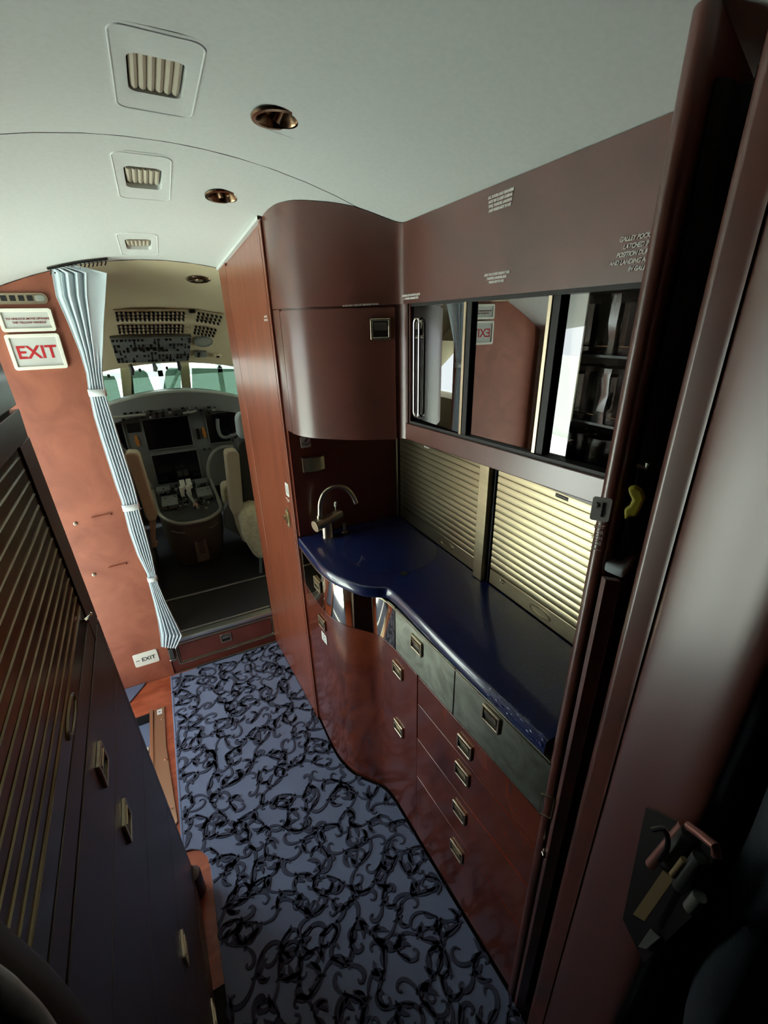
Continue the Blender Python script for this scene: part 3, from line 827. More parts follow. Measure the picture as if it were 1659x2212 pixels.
while len(placed) < 300 and tries < 12000:
    tries += 1
    x, y = rng.uniform(-.24, .48), rng.uniform(-.1, 1.95)
    if not inside(x, y, out) or any((x-q[0])**2+(y-q[1])**2 < .055**2 for q in placed): continue
    placed.append((x, y)); a = rng.uniform(0, 2*PI); sg = rng.choice((-1, 1)); s = rng.uniform(.5, .8)
    w0 = rng.uniform(.0036, .0064)
    scroll(x, y, a, s, sg, w0); scroll(x, y, a+PI+rng.uniform(-.3, .3), s*.85, sg, w0)
    for j in range(4): leafy(x+.010*math.cos(a+j*2), y+.010*math.sin(a+j*2), a+sg*(.9+.6*j), rng.uniform(.7, 1.1), -sg)
o = obj('pile_scrolls', sm, CARPET_D, t, kind='stuff', label='raised dark pile scrolls', smooth=0)
# stray pile threads catching the light
tm_ = MB(); 
for k in range(1500):
    if k % 3 == 0: bx, by = rng.choice(((.20, 1.45), (.26, 1.25), (.33, .98), (.40, .86), (.16, 1.62), (.24, 1.1), (.38, .70)))
    x = rng.gauss(bx, .045); y = rng.gauss(by, .07)
    if not inside(x, y, out): continue
    a = rng.uniform(0, PI); l_ = rng.uniform(.003, .010); dx, dy = math.cos(a)*l_, math.sin(a)*l_
    z = .0098; w_ = .0004
    tm_.add([(x, y, z), (x+w_, y+w_, z), (x+dx*.5+w_, y+dy*.5, z+.0025), (x+dx*.5, y+dy*.5, z+.0025), (x+dx, y+dy, z)], [(0, 1, 2, 3), (3, 2, 4)])
obj('loose_threads', tm_, mat('pale_thread', '8f9ab8', .7), t, kind='stuff', label='pale worn pile threads', smooth=0)

# =====================================================================================================
# ENTRY SILL AND STAIRS
# =====================================================================================================
t = thing('entry_sill', 'bronze-coloured metal hinge plate along the stair edge', 'sill plate', (-.29, 1.47, 0))
obj('plate', MB().prism([(-.318, CUT1), (-.276, CUT1), (-.276, 1.55), (-.250, 1.20), (-.262, 1.183), (-.335, 1.19)], .0002, .006), HINGE, t, bevel=.0015)
obj('edge_strip', MB().box(-.337, -.322, 1.19, CUT1, .0002, .012), NICKEL, t, bevel=.002)
for i, (x, y) in enumerate(((-.288, 1.705), (-.279, 1.48), (-.268, 1.26))):
    obj('screw', MB().lathe([(.006, .006), (.0055, .0085), (.002, .009)], Matrix.Translation((x, y, 0)), 14), CHROME, t)
obj('arrow_label', MB().box(-.307, -.287, 1.735, 1.765, .006, .0068), WHITE, t)
obj('arrow_print', MB().box(-.301, -.293, 1.748, 1.752, .0068, .0072), PRINT_K, t)
t = thing('stair_step', 'blue-carpeted top stair tread inside the entry door', 'stair', (-.57, 1.46, -.30))
obj('tread', MB().box(-.78, -.337, CUT0+.002, CUT1-.002, -.09, -.05), CARPET_S, t, bevel=.006)
obj('nosing', MB().box(-.56, -.54, CUT0+.002, CUT1-.002, -.0495, -.042), ALU, t)
t = thing('stair_handrail', 'pale folded handrail beside the metal sill plate', 'handrail', (-.37, 1.4, -.05))
obj('rail', MB().tube([(-.362, 1.20, -.020), (-.358, 1.45, -.018), (-.360, 1.585, -.018), (-.385, 1.60, -.02)], .011, 12), SIGNF, t)
obj('bracket', MB().box(-.372, -.343, 1.565, 1.59, -.049, -.006), SIGNF, t, bevel=.003)
t = thing('blue_floor_wedge', 'small blue carpet wedge at the foot of the wooden bulkhead', 'mat', (-.39, 1.93, 0))
obj('mat', MB().prism([(-.78, 1.976), (-.352, 1.976), (-.365, 1.955), (-.470, 1.800), (-.78, 1.800)], .0003, .008), CARPET_S, t, bevel=.002)

# =====================================================================================================
# BULKHEAD FITTINGS
# =====================================================================================================
BY = 1.98
t = thing('air_outlet_strip', 'silver oval air outlet strip with square openings on the bulkhead', 'air vent', (-.42, BY, 1.688))
M = face_aft((-.425, BY, 1.6885))
obj('plate', plate(MB(), .142, .0165, .0162, 0, .010, M), NICKEL, t)
for k in range(9):
    q = face_aft((-.308-.0235*k-.0235, BY, 1.690)); obj('opening', plate(MB(), .0082, .0085, .002, .0095, .0108, q), DARK, t)
q = face_aft((-.304, BY, 1.690)); obj('lens', plate(MB(), .014, .009, .008, .0095, .0125, q), GREY_L, t)


def sign(name, label, cx, cz, hx, hz, parts):
    t = thing(name, label, 'sign', (cx, BY, cz-hz)); M = face_aft((cx, BY-.0003, cz))
    mb = MB(); ring(mb, hx, hz, .009, .011, 0, .014, M); obj('frame', mb, SIGNF, t)
    obj('panel', plate(MB(), hx-.010, hz-.010, .003, 0, .009, M), SIGNP, t)
    return t, M
t, M = sign('exit_sign', 'white-framed sign with large red EXIT lettering on the bulkhead', -.3585, 1.523, .077, .0575, 0)
text('lettering', 'EXIT', .058, M @ Matrix.Translation((.0, -.003, .0095)), RED, t, bold=.0011, sx=.98)
t, M = sign('unlock_sign', 'white-framed sign in small red print above the EXIT sign', -.3585, 1.6235, .0755, .0358, 0)
text('lettering', 'TO UNLOCK MOVE UPWARD\nTHE YELLOW HANDLE', .0092, M @ Matrix.Translation((.004, -.002, .0095)), mat('print_dim_red', '7c3030', .5), t, lines=1.25, bold=.00015)
q = [atY(x, y, BY) for x, y in ((286, 1412), (345, 1430))]
t = thing('floor_exit_sign', 'small white low-level EXIT sign at the bottom of the bulkhead', 'sign', (-.322, BY, .105)); M = face_aft((-.3215, BY-.0003, .1425))
obj('plate', plate(MB(), .052, .037, .008, 0, .003, M), SIGNF, t)
text('lettering', 'EXIT', .029, M @ Matrix.Translation((.010, -.002, .0033)), PRINT_K, t, bold=.0004)
obj('arrow', MB().box(-.044, -.028, -.003, 0, .003, .0036, M), PRINT_K, t)
for i, (z, x0, x1, sx_) in enumerate(((.887, -.358, -.289, (-.417, .876)), (.652, -.355, -.288, (-.413, .636)))):
    nm = ('upper', 'lower')[i]
    t = thing('belt_slot', '%s wood-coloured belt slot trim on the bulkhead' % nm, 'trim', ((x0+x1)/2, BY, z))
    M = face_aft(((x0+x1)/2, BY, z)); obj('lip', MB().tube([(-(x1-x0)/2, -.001, .004), ((x1-x0)/2, .002, .004)], .0045, 8, M=M), WOOD_B, t)
    t = thing('press_stud', '%s small brass stud left of the belt slot on the bulkhead' % nm, 'stud', (sx_[0], BY, sx_[1]))
    M = face_aft((sx_[0], BY, sx_[1])); obj('ring', MB().lathe([(.0075, 0), (.007, .003), (.004, .004), (.003, .001)], M, 18), NICKEL, t)

# =====================================================================================================
# CURTAIN with three ties
# =====================================================================================================
t = thing('doorway_curtain', 'pale blue pleated curtain gathered by three white ties beside the cockpit doorway', 'curtain', (-.2, 1.92, .2))
rowsC = [(575, 110, 165), (590, 112, 231), (640, 121, 228), (700, 148, 224), (760, 172, 222), (805, 186, 221), (838, 191, 226), (860, 195, 230), (900, 203, 243), (950, 218, 258), (1000, 234, 274), (1050, 250, 290), (1082, 262, 298), (1105, 268, 302), (1150, 279, 315), (1200, 297, 328), (1240, 318, 336), (1262, 322, 342), (1300, 332, 358), (1340, 341, 378), (1372, 346, 394), (1400, 349, 380)]
CY = 1.935
def crow(yv, xa, xb):
    a, b = atY(xa, yv, CY), atY(xb, yv, CY); return a, b
N = 150; ls = []
for i, (yv, xa, xb) in enumerate(rowsC):
    a, b = crow(yv, xa, xb)
    wid = abs(b.x-a.x); tied = yv in (838, 860, 1082, 1105, 1240, 1262)
    zz = [a.z, b.z]
    if yv == 575: zz = [1.772, 1.785]
    if yv == 1400: zz = [.212, .182]
    amp = .0045 if tied else min(.011, .0035+wid*.05)
    l = []
    for k in range(N+1):
        u = k/N; ph = u*6*2*PI
        if u < .16: du = 0; am = amp*.2
        else: am = amp
        yy = CY + am*math.sin(ph) + (-.004 if tied else 0)
        xx = a.x+(b.x-a.x)*u
        if yv < 800 and u > .62:   # flat flap on the right at the top
            yy = CY-.004+.004*math.sin(u*9)
        l.append((xx, yy, zz[0]+(zz[1]-zz[0])*u))
    ls.append(l)
# subdivide rows smoothly
LS = []
for i in range(len(ls)-1):
    for q in range(3):
        f = q/3; LS.append([tuple(V(p).lerp(V(r), f)) for p, r in zip(ls[i], ls[i+1])])
LS.append(ls[-1])
obj('cloth', MB().loops(LS, close=False), CURT, t, solid=.0016, smooth=70)
for yv, hh in ((848, 12), (1095, 13), (1250, 10)):
    i0 = [r for r in rowsC if r[0] <= yv][-1]; i1 = [r for r in rowsC if r[0] > yv][0]; f = (yv-i0[0])/(i1[0]-i0[0])
    a, b = crow(yv, i0[1]+(i1[1]-i0[1])*f, i0[2]+(i1[2]-i0[2])*f); h = .0125*hh/12
    mb = MB(); c = V(((a.x+b.x)/2, CY, (a.z+b.z)/2)); hw = abs(b.x-a.x)/2+.0035
    l = [(c.x+hw*math.cos(2*PI*k/28)*(1 if abs(math.cos(2*PI*k/28)) < .9 else .98), c.y+.0135*math.sin(2*PI*k/28)) for k in range(28)]
    mb.loops([[(x, y, c.z-h-.02*(x-c.x)) for x, y in l], [(x, y, c.z+h-.02*(x-c.x)) for x, y in l]])
    obj('tie_band', mb, mat('tie_white', 'dfe6e4', .6) if 'tie_white' not in MATS else MATS['tie_white'], t, solid=.002)
mb = MB()
for k in range(14):
    x = -.248+k*.0125; mb.tube([(x, CY, ceilz(x, CY)-.004), (x+.003, CY+.004, ceilz(x, CY)-.014), (x-.002, CY, ceilz(x, CY)-.024)], .0022, 6)
mb.tube([(-.255, CY, ceilz(-.255, CY)-.006), (-.16, CY, ceilz(-.16, CY)-.006), (-.075, CY, ceilz(-.075, CY)-.006)], .004, 6)
obj('hook_track', mb, KNOB, t)

# =====================================================================================================
# PORT GALLEY UNIT (left, dark, roller shutter)
# =====================================================================================================
AZ = math.radians(-2.5)
LP = V((-.207, .995, 0))
LD = V((math.sin(AZ), math.cos(AZ), 0)); LN = V((math.cos(AZ), -math.sin(AZ), 0))      # along (forward), outward (to aisle)
LM = frame(LP, LD, (0, 0, 1))     # local: x forward (s), y up, z outward
t = thing('port_galley_unit', 'tall dark galley unit with bronze roller shutter at the left', 'cabinet', (-.45, .4, 0))
edge = lambda z: -.014-.088*z     # leaning forward edge
def lpoly(name, pts, z0, z1, m, par=None, bevel=.001, label=None):
    """polygon in (s, height), extruded from z0 to z1 out of the face"""
    return obj(name, MB().prism(pts, z0, z1, LM), m, par or t, bevel=bevel, label=label)
A = -.74
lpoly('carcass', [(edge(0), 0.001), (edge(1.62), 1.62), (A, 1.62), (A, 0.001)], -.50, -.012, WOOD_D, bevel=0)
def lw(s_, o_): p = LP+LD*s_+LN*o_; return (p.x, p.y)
obj('top_carcass', MB().prism([lw(edge(1.70), -.012), lw(edge(1.70)-.25, -.012), lw(A, -.012), lw(A, -.28), lw(A, -.54), lw(edge(1.7), -.54), lw(edge(1.7), -.28)], 1.621, lambda x, y: ceilz(x, y)-.003), WOOD_D, t)  # unseen top, carried up to the ceiling to block entry light going aft
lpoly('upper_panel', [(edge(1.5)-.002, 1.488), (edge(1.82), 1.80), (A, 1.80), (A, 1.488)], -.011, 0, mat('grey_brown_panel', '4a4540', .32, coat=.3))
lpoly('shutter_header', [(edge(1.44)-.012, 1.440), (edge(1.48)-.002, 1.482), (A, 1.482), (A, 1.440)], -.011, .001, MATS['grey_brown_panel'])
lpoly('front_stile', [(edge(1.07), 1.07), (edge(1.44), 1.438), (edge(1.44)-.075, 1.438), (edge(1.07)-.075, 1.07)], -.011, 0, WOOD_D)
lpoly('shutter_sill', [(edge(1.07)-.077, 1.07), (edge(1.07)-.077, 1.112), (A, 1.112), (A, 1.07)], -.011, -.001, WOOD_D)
# slats
S0 = -.20; pitch = .0196
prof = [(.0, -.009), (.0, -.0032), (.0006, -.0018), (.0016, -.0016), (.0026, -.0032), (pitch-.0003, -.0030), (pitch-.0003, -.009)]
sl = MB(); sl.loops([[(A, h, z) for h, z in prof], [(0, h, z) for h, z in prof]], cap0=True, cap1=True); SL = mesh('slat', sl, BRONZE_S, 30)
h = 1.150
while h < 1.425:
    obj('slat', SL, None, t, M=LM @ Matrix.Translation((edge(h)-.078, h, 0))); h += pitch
lb = lpoly('shutter_bottom_bar', [(edge(1.12)-.078, 1.114), (edge(1.14)-.078, 1.148), (A, 1.148), (A, 1.114)], -.010, -.002, BRONZE_S)
mb = MB(); l = [(.040*math.cos(2*PI*i/32), .012*math.sin(2*PI*i/32)) for i in range(32)]
mb.loops([[(x*1.06-.44, y*1.12+1.131, -.002) for x, y in l], [(x-.44, y+1.131, .0006) for x, y in l], [(x*.9-.44, y*.75+1.131, .0006) for x, y in l], [(x*.85-.44, y*.7+1.131, -.001) for x, y in l]], cap1=True, M=LM)
obj('finger_pull', mb, BRONZE_S, lb)
obj('turn_latch', MB().tube([(-.215, 1.132, .0), (-.205, 1.132, .006), (-.190, 1.128, .007)], .003, 8, M=LM), CHROME, lb)
# lower drawers
zz = [1.066, .929, .716, .45, .10]
nm = []
for a, b in zip(zz[:-1], zz[1:]):
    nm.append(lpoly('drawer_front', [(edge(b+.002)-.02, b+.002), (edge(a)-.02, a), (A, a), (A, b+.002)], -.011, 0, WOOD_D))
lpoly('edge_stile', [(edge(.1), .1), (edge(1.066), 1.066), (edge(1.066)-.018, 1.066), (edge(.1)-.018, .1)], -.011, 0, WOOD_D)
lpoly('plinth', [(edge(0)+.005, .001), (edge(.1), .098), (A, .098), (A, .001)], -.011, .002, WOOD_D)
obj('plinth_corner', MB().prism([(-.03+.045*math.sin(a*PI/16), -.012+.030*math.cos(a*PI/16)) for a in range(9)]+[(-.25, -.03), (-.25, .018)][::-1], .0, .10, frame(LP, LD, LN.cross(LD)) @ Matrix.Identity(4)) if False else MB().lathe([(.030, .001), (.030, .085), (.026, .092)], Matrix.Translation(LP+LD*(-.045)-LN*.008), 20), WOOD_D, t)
def lh(px, py, par):
    d_ = ray(px, py); k = ((LP-CAM).dot(LN))/d_.dot(LN); P = CAM+d_*k; M = frame(P+LN*.0006, LD, (0, 0, 1)); obj('latch_handle', HM, None, par, M=M)
lh(217, 1652, nm[0]); lh(270, 1774, nm[1]); lh(396, 2050, nm[2]); lh(460, 2195, nm[3])

# =====================================================================================================
# POCKET DOOR JAMB, right foreground
# =====================================================================================================
def azr(deg, r): a = math.radians(deg); return V((r*math.sin(a), r*math.cos(a), 0))
t = thing('pocket_door_jamb', 'rounded dark wooden jamb at the aft end of the worktop', 'door jamb', (.51, .34, 0))
# rounded nose
a0 = azr(54.3, .600); a1 = azr(56.6, .592)
cx, cy = .500, .3435; r = .0125
pts = [(cx+r*math.cos(a), cy+r*math.sin(a)) for a in [PI*.5+PI*i/14 for i in range(15)]]
obj('nose', MB().prism(pts+[(1.0, cy-r), (1.0, cy+r)], .0, lambda x, y: ceilz(x, y)-.002), WOOD_U, t, smooth=50)
def jl(px, py, s, size, dz=0):
    p = atR(px, py, .5905); return p
M0 = frame(atR(1298, 1100, .587), V((math.cos(math.radians(55)), -math.sin(math.radians(55)), 0)), (0, 0, 1))
ph = obj('card_reader_placard', plate(MB(), .0115, .0165, .0035, 0, .001, M0), WHITE, t)
mb = MB(); mb.box(.001, .0045, -.010, .010, .001, .0014, M0); mb.tube([(-.006, .009, .0012), (-.004, .006, .0012), (-.005, .002, .0012)], .0006, 5, M0)
obj('placard_mark', mb, PRINT_K, t)
M1 = frame(atR(1290, 1150, .5873), V((math.cos(math.radians(55)), -math.sin(math.radians(55)), 0)), (0, 0, 1))
text('jamb_text', 'LEY\nKET\nOR\nTCH\nIDE', .0070, M1 @ Matrix.Translation((.0075, 0, 0)), PRINT_W, t, align='RIGHT', bold=.0001)
obj('jamb_arrow', MB().add([(-.006, -.0215, 0), (.009, -.0265, 0), (-.002, -.0255, 0)], [(0, 2, 1)], M1), PRINT_W, t)
mb = MB(); M = frame(atR(1180, 1740, .586), V((math.cos(math.radians(55)), -math.sin(math.radians(55)), 0)), (0, 0, 1)); ring(mb, .012, .028, .002, .002, 0, .003, M)
obj('strike_plate', mb, NICKEL, t)
mb = MB(); M = frame(atR(1178, 1838, .586), V((math.cos(math.radians(55)), -math.sin(math.radians(55)), 0)), (0, 0, 1)); mb.lathe([(.006, 0), (.007, .006), (.003, .012)], M, 14)
obj('stop_button', mb, CHROME, t)

# panel inside the slot, with the white foam pad on top
t = thing('pocket_inner_panel', 'narrow dark wooden panel inside the pocket door slot', 'panel', (.49, .31, 0))
pa, pb = azr(56.75, .578), azr(58.6, .582); of = V((.003, .009, 0))
obj('panel', MB().prism([(pa.x, pa.y), (pb.x, pb.y), (pb.x+of.x, pb.y+of.y), (pa.x+of.x, pa.y+of.y)], .0, 1.265), WOOD_U, t, bevel=.001)
t = thing('foam_pad', 'pale blue-white foam pad capping the panel in the slot', 'pad', (.50, .31, 1.266))
q = [atZ(1306, 1213, 1.282), atZ(1350, 1231, 1.282), atZ(1392, 1175, 1.282), atZ(1378, 1163, 1.282)]
obj('pad', MB().prism([(p.x, p.y) for p in q], 1.267, 1.282), FOAM, t, bevel=.004, seg=3)
t = thing('yellow_clip', 'yellow plastic clip in the dark pocket above the foam pad', 'clip', (.51, .32, 1.30))
R_ = .592
sil = [(1357, 1052), (1372, 1047), (1388, 1056), (1394, 1075), (1384, 1098), (1374, 1114), (1362, 1112), (1350, 1121), (1349, 1098), (1360, 1090), (1367, 1078), (1360, 1066)]
zc = [atR(x, y, R_) for x, y in sil]; cpt = sum(zc, V())/len(zc); Mx = frame(cpt, V((math.cos(math.radians(58)), -math.sin(math.radians(58)), 0)), (0, 0, 1)); inv = Mx.inverted()
obj('clip', MB().prism([tuple((inv @ p))[:2] for p in zc], -.004, .006, Mx), YELLOW, t, bevel=.003, seg=3)
obj('metal_fitting', MB().tube([atR(1376, 1005, .592), atR(1395, 1010, .592), atR(1399, 1000, .592)], .003, 8), PEWTER, t)
t = thing('dark_jacket', 'black jacket folded flat in the pocket door slot behind the yellow clip', 'jacket', (.53, .324, 1.75))
ls = []
for i in range(20):
    z = 1.285+.50*i/19
    ls.append([(.507+.10*k/24, .3235-.002*math.sin(k*.9+i*.25)-.0015*math.sin(i*.6), z) for k in range(25)])
obj('cloth', MB().loops(ls, close=False), mat('black_cloth', '0d0f13', .85), t, smooth=80, solid=.003)
obj('hanger_hook', MB().tube([(.56, .3235, 1.785), (.56, .3235, 1.80), (.568, .3235, 1.806)], .002, 6), CHROME, t)

# glossy door leaf and its rounded edge
t = thing('aft_door_leaf', 'large glossy dark wooden door leaf at the right edge of the view', 'door', (.49, .2, 0))
e0 = azr(59.6, .565); e1 = azr(63.0, .548); f1 = azr(75.0, .470)
ed = [(e0.x+.10, e0.y-.002), (e0.x+.012, e0.y+.001), (e0.x, e0.y-.004), (e0.x-.002, e0.y-.012), (e1.x+.001, e1.y+.006), (e1.x, e1.y)]
obj('edge_post', MB().prism(ed+[(e1.x+.10, e1.y)], .0, lambda x, y: ceilz(x, y)-.002), WOOD_U, t, smooth=60)
lf = catmull([(e1.x+.003, e1.y-.001), (e1.x-.004, e1.y-.012), ((e1.x+f1.x)/2-.001, (e1.y+f1.y)/2), (f1.x+.003, f1.y+.012), (f1.x+.016, f1.y-.002)], 6)
obj('leaf', MB().prism(lf+[(f1.x+.12, f1.y-.01), (e1.x+.12, e1.y-.001)], .0, lambda x, y: ceilz(x, y)-.002), mat('door_lacquer', '64382f', .34, coat=1, coat_ior=1.62, coat_rough=.27), t, smooth=60)

# magazine rack on the leaf
t = thing('magazine_rack', 'dark magazine pocket with a rose-coloured rim at lower right', 'rack', (.47, .18, .85))
def P3(x, y, r): return atR(x, y, r)
def bar(x0, y0, r0, x1, y1, r1, rad, m, name, seg=10): return obj(name, MB().tube([P3(x0, y0, r0), P3(x1, y1, r1)], rad, 18), m, t)
bar(1478, 1782, .470, 1405, 1868, .470, .006, ROSE, 'rim_side')
obj('rim_end', MB().tube([P3(1488, 1785, .465), P3(1520, 1808, .450), P3(1545, 1828, .440), P3(1548, 1850, .438)], .0050, 14), ROSE, t)
bar(1490, 1800, .462, 1440, 1862, .462, .009, GREY_D, 'dark_rod'); bar(1514, 1850, .448, 1468, 1915, .448, .008, GREY_D, 'dark_rod'); bar(1512, 1935, .44, 1490, 1962, .44, .007, GREY_P, 'dark_rod')
c4 = [P3(1432, 1880, .452), P3(1455, 1900, .450), P3(1392, 1990, .450), P3(1367, 1975, .452)]
obj('tan_card', MB().add([tuple(p) for p in c4]+[tuple(p+V((.004, 0, -.002))) for p in c4], [(3, 2, 1, 0), (4, 5, 6, 7), (0, 1, 5, 4), (1, 2, 6, 5), (2, 3, 7, 6), (3, 0, 4, 7)]), CARD, t)
bar(1478, 1856, .446, 1452, 1890, .446, .0035, CARD, 'tan_strip')
obj('strap_loop', MB().tube(catmull([P3(1410, 1792, .452), P3(1432, 1790, .450), P3(1442, 1808, .449), P3(1440, 1835, .449), P3(1425, 1858, .452)], 5), .003, 8), KNOB, t)
c4 = [P3(1405, 2005, .455), P3(1425, 2025, .452), P3(1395, 2050, .452), P3(1378, 2045, .455)]
obj('grey_tab', MB().add([tuple(p) for p in c4]+[tuple(p+V((.004, 0, -.002))) for p in c4], [(3, 2, 1, 0), (4, 5, 6, 7), (0, 1, 5, 4), (1, 2, 6, 5), (2, 3, 7, 6), (3, 0, 4, 7)]), GREY_P, t)
bk = [P3(1395, 1745, .492), P3(1482, 1784, .476), P3(1548, 1836, .446), P3(1500, 1975, .446), P3(1390, 2080, .462), P3(1345, 1985, .478)]
obj('pocket_body', MB().add([tuple(p) for p in bk]+[tuple(p+V((.008, 0, -.004))) for p in bk], [tuple(range(6))[::-1], tuple(range(6, 12))]+[(i, (i+1) % 6, 6+(i+1) % 6, 6+i) for i in range(6)]), mat('rack_leather', '140f10', .5), t)

# slate seat shell, lower right corner
t = thing('slate_seat_back', 'dark slate-blue upholstered seat back at the lower right corner', 'seat', (.65, -.05, .45))
sil = [(1659, 1600), (1650, 1665), (1600, 1800), (1540, 1935), (1490, 2070), (1458, 2190), (1440, 2330), (1430, 2500)]
ls = []
for x, y in sil:
    p = atR(x, y, .47); q = V((.92, p.y-.06, p.z+.01)); l = []
    for k in range(12):
        a = PI/2+PI*k/11
        l.append((p.x+.03+.03*math.cos(a)*1.0, p.y-.03+.03*math.sin(a), p.z))
    l += [(.92, p.y-.06, p.z), (.92, p.y, p.z)]
    ls.append(l)
obj('shell', MB().loops(ls, cap0=True, cap1=True), SEAT, t, smooth=60)

# left foreground: dark rounded arm with a pale edge
t = thing('cabin_chair', 'rounded arm of a dark chair with pale piping at the lower left corner', 'chair', (-.25, .25, .9))
pth = catmull([atR(-150, 1830, .275), atR(-40, 1950, .27), atR(60, 2040, .265), atR(150, 2150, .255), atR(240, 2290, .25), atR(300, 2400, .25)], 5)
obj('arm', MB().tube([V(p)+V((-.026, -.020, -.036)) for p in pth], .036, 16), mat('dark_leather', '171215', .5), t, smooth=70)
pth2 = catmull([atR(-80, 2080, .235), atR(0, 2133, .232), atR(30, 2160, .23), (atR(75, 2205, .23)), atR(130, 2290, .23), atR(200, 2400, .23)], 5)
obj('piping', MB().tube([V(p) for p in pth2], .0060, 10), mat('pale_piping', 'eef3f5', .5), t, smooth=70)

# =====================================================================================================
# COCKPIT
# =====================================================================================================
struct('floor_cockpit', MB().box(-.78, 1.0, 2.0, 3.6, .14, .198), COCKF)
struct('wall_underfloor_front', MB().box(-.78, 1.0, 2.021, 2.05, -.5, .14), DARK)
mb = MB(); mb.box(-.226, .34, 2.345, 2.360, .1985, .204); struct('trim_2', mb, ALU, bevel=.002)
# beige ceiling lining
PR = [(1.986, 1.8135), (2.25, 1.775), (2.45, 1.732), (2.60, 1.682), (2.70, 1.612), (2.79, 1.560), (3.02, 1.405), (3.03, 1.395)]
def cz(x, z): k = .28+.13*max(0, min(1, (z-1.775)/.0385)); return z-k*(x-.04-.02*(k-.28)/.13)**2
mb = MB(); xs = [-.78+1.78*i/20 for i in range(21)]
mb.loops([[(x, y, cz(x, z)) for x in xs] for y, z in PR], close=False)
struct('ceiling_cockpit', mb, BEIGE, smooth=50)
mb = MB(); mb.loops([[(x, y, cz(x, z)) for x in xs] for y, z in ((3.03, 1.395), (3.04, 1.43), (3.28, 1.50), (3.55, 1.50))], close=False)
struct('ceiling_windscreen_header', mb, BEIGE)
mb = MB()
for xa, xb in ((-.78, -.62), (.80, 1.0)):
    mb.box(xa, xb, 2.03, 3.6, .198, 1.08); mb.box(xa, xb, 2.03, 2.55, 1.08, 1.75); mb.box(xa, xb, 2.55, 3.35, 1.46, 1.75); mb.box(xa, xb, 3.35, 3.6, 1.08, 1.75)
struct('wall_cockpit_sides', mb, BEIGE)
mb = MB(); mb.box(-.82, 1.04, 3.6, 3.64, -.3, 1.02); mb.box(-.82, 1.04, 3.60, 3.64, 1.60, 2.05); mb.box(-.82, 1.04, 2.40, 3.64, 2.02, 2.05); struct('wall_cockpit_front', mb, DARK)
# windscreen pillars and panes
WY = 3.42
def pil(px0, px1, nm):
    a, b = atY(px0, 880, WY), atY(px1, 880, WY); c, d_ = atY(px0-6, 765, WY), atY(px1-6, 765, WY)
    mb = MB(); mb.loops([[(a.x, WY-.02, 1.05), (b.x, WY-.02, 1.05), (b.x, WY+.03, 1.05), (a.x, WY+.03, 1.05)], [(c.x, WY-.02, 1.52), (d_.x, WY-.02, 1.52), (d_.x, WY+.03, 1.52), (c.x, WY+.03, 1.52)]], cap0=True, cap1=True)
    struct(nm, mb, mat('pillar_beige', 'a9a68c', .6) if 'pillar_beige' not in MATS else MATS['pillar_beige'], bevel=.008)
pil(266, 291, 'trim_3'); pil(396, 416, 'trim_4')
mb = MB(); mb.box(-.62, .80, WY+.031, WY+.036, 1.02, 1.50); struct('window_1', mb, GLASSW)
t = None
def visor(poly, Y, label):
    t = thing('sun_visor', label, 'sun visor', tuple(atY(poly[0][0], poly[0][1], Y)), 'green sun visors behind the windscreen')
    pts = [atY(x, y, Y) for x, y in poly]; mb = MB(); n = len(pts)
    mb.add([tuple(p) for p in pts]+[tuple(p+V((0, .005, 0))) for p in pts], [tuple(range(n)), tuple(range(n, 2*n))[::-1]]+[(i, (i+1) % n, n+(i+1) % n, n+i) for i in range(n)])
    obj('visor', mb, GLASSV, t)
    c = sum(pts, V())/n; top = max(pts, key=lambda p: p.z)
    obj('pivot_clip', MB().box(c.x-.008, c.x+.008, Y-.012, Y-.0005, top.z-.012, top.z+.008), KNOB, t, bevel=.002)
visor([(222, 812), (246, 812), (252, 822), (262, 862), (258, 880), (222, 880)], 3.36, 'green tinted sun visor, leftmost, beside the curtain')
visor([(284, 803), (296, 799), (310, 799), (318, 806), (336, 850), (336, 872), (284, 872)], 3.36, 'green tinted sun visor with rounded corner, left of centre')
visor([(350, 872), (352, 846), (358, 802), (366, 794), (391, 795), (391, 872)], 3.36, 'green tinted sun visor, right of the centre gap')
visor([(414, 795), (505, 797), (530, 800), (530, 880), (416, 875)], 3.36, 'wide green tinted sun visor at the right')

# glareshield with control strip
t = thing('glareshield', 'dark grey curved glareshield across the cockpit with rows of controls', 'dashboard', (.06, 3.0, 1.05))
def gy(x): return 3.02+.25*(x-.08)**2
topx = [-.62+1.42*i/28 for i in range(29)]
def gt(x): return 1.232-.42*(x-.04)**2
ls = [[], [], [], [], []]
for x in topx:
    y = gy(x); ls[0].append((x, 3.35, gt(x)-.02)); ls[1].append((x, y+.02, gt(x))); ls[2].append((x, y-.004, gt(x)-.010)); ls[3].append((x, y+.010, max(gt(x)-.115, gt(x)-.115))); ls[4].append((x, y+.10, gt(x)-.120))
obj('cowl', MB().loops(ls, close=False), GREY_P, t, smooth=60, solid=.003)
mb = MB(); mb2 = MB(); rng = random.Random(2)
for r_ in range(3):
    for k in range(15):
        px = 268+k*14+rng.uniform(-2, 2); py = 893-(k-1)*1.4+r_*6.5+max(0, (k-9))*1.0
        if rng.random() < .2: continue
        p = atY(px, py, 3.017); q = (mb if rng.random() < .7 else mb2)
        if rng.random() < .7: q.box(p.x-.009, p.x+.009, p.y-.006+.25*(p.x-.08)**2, p.y+.012, p.z-.006, p.z+.006)
        else: q.lathe([(.006, 0), (.006, .012), (.004, .014)], face_aft((p.x, p.y+.25*(p.x-.08)**2, p.z)), 10)
obj('control_buttons', mb, KNOB, t, kind='stuff'); obj('pale_buttons', mb2, GREY_L, t, kind='stuff')
obj('grab_rail', MB().tube([atY(235, 903, 3.0), atY(275, 899, 3.0), atY(315, 895, 3.0)], .008, 8), GREY_L, t)
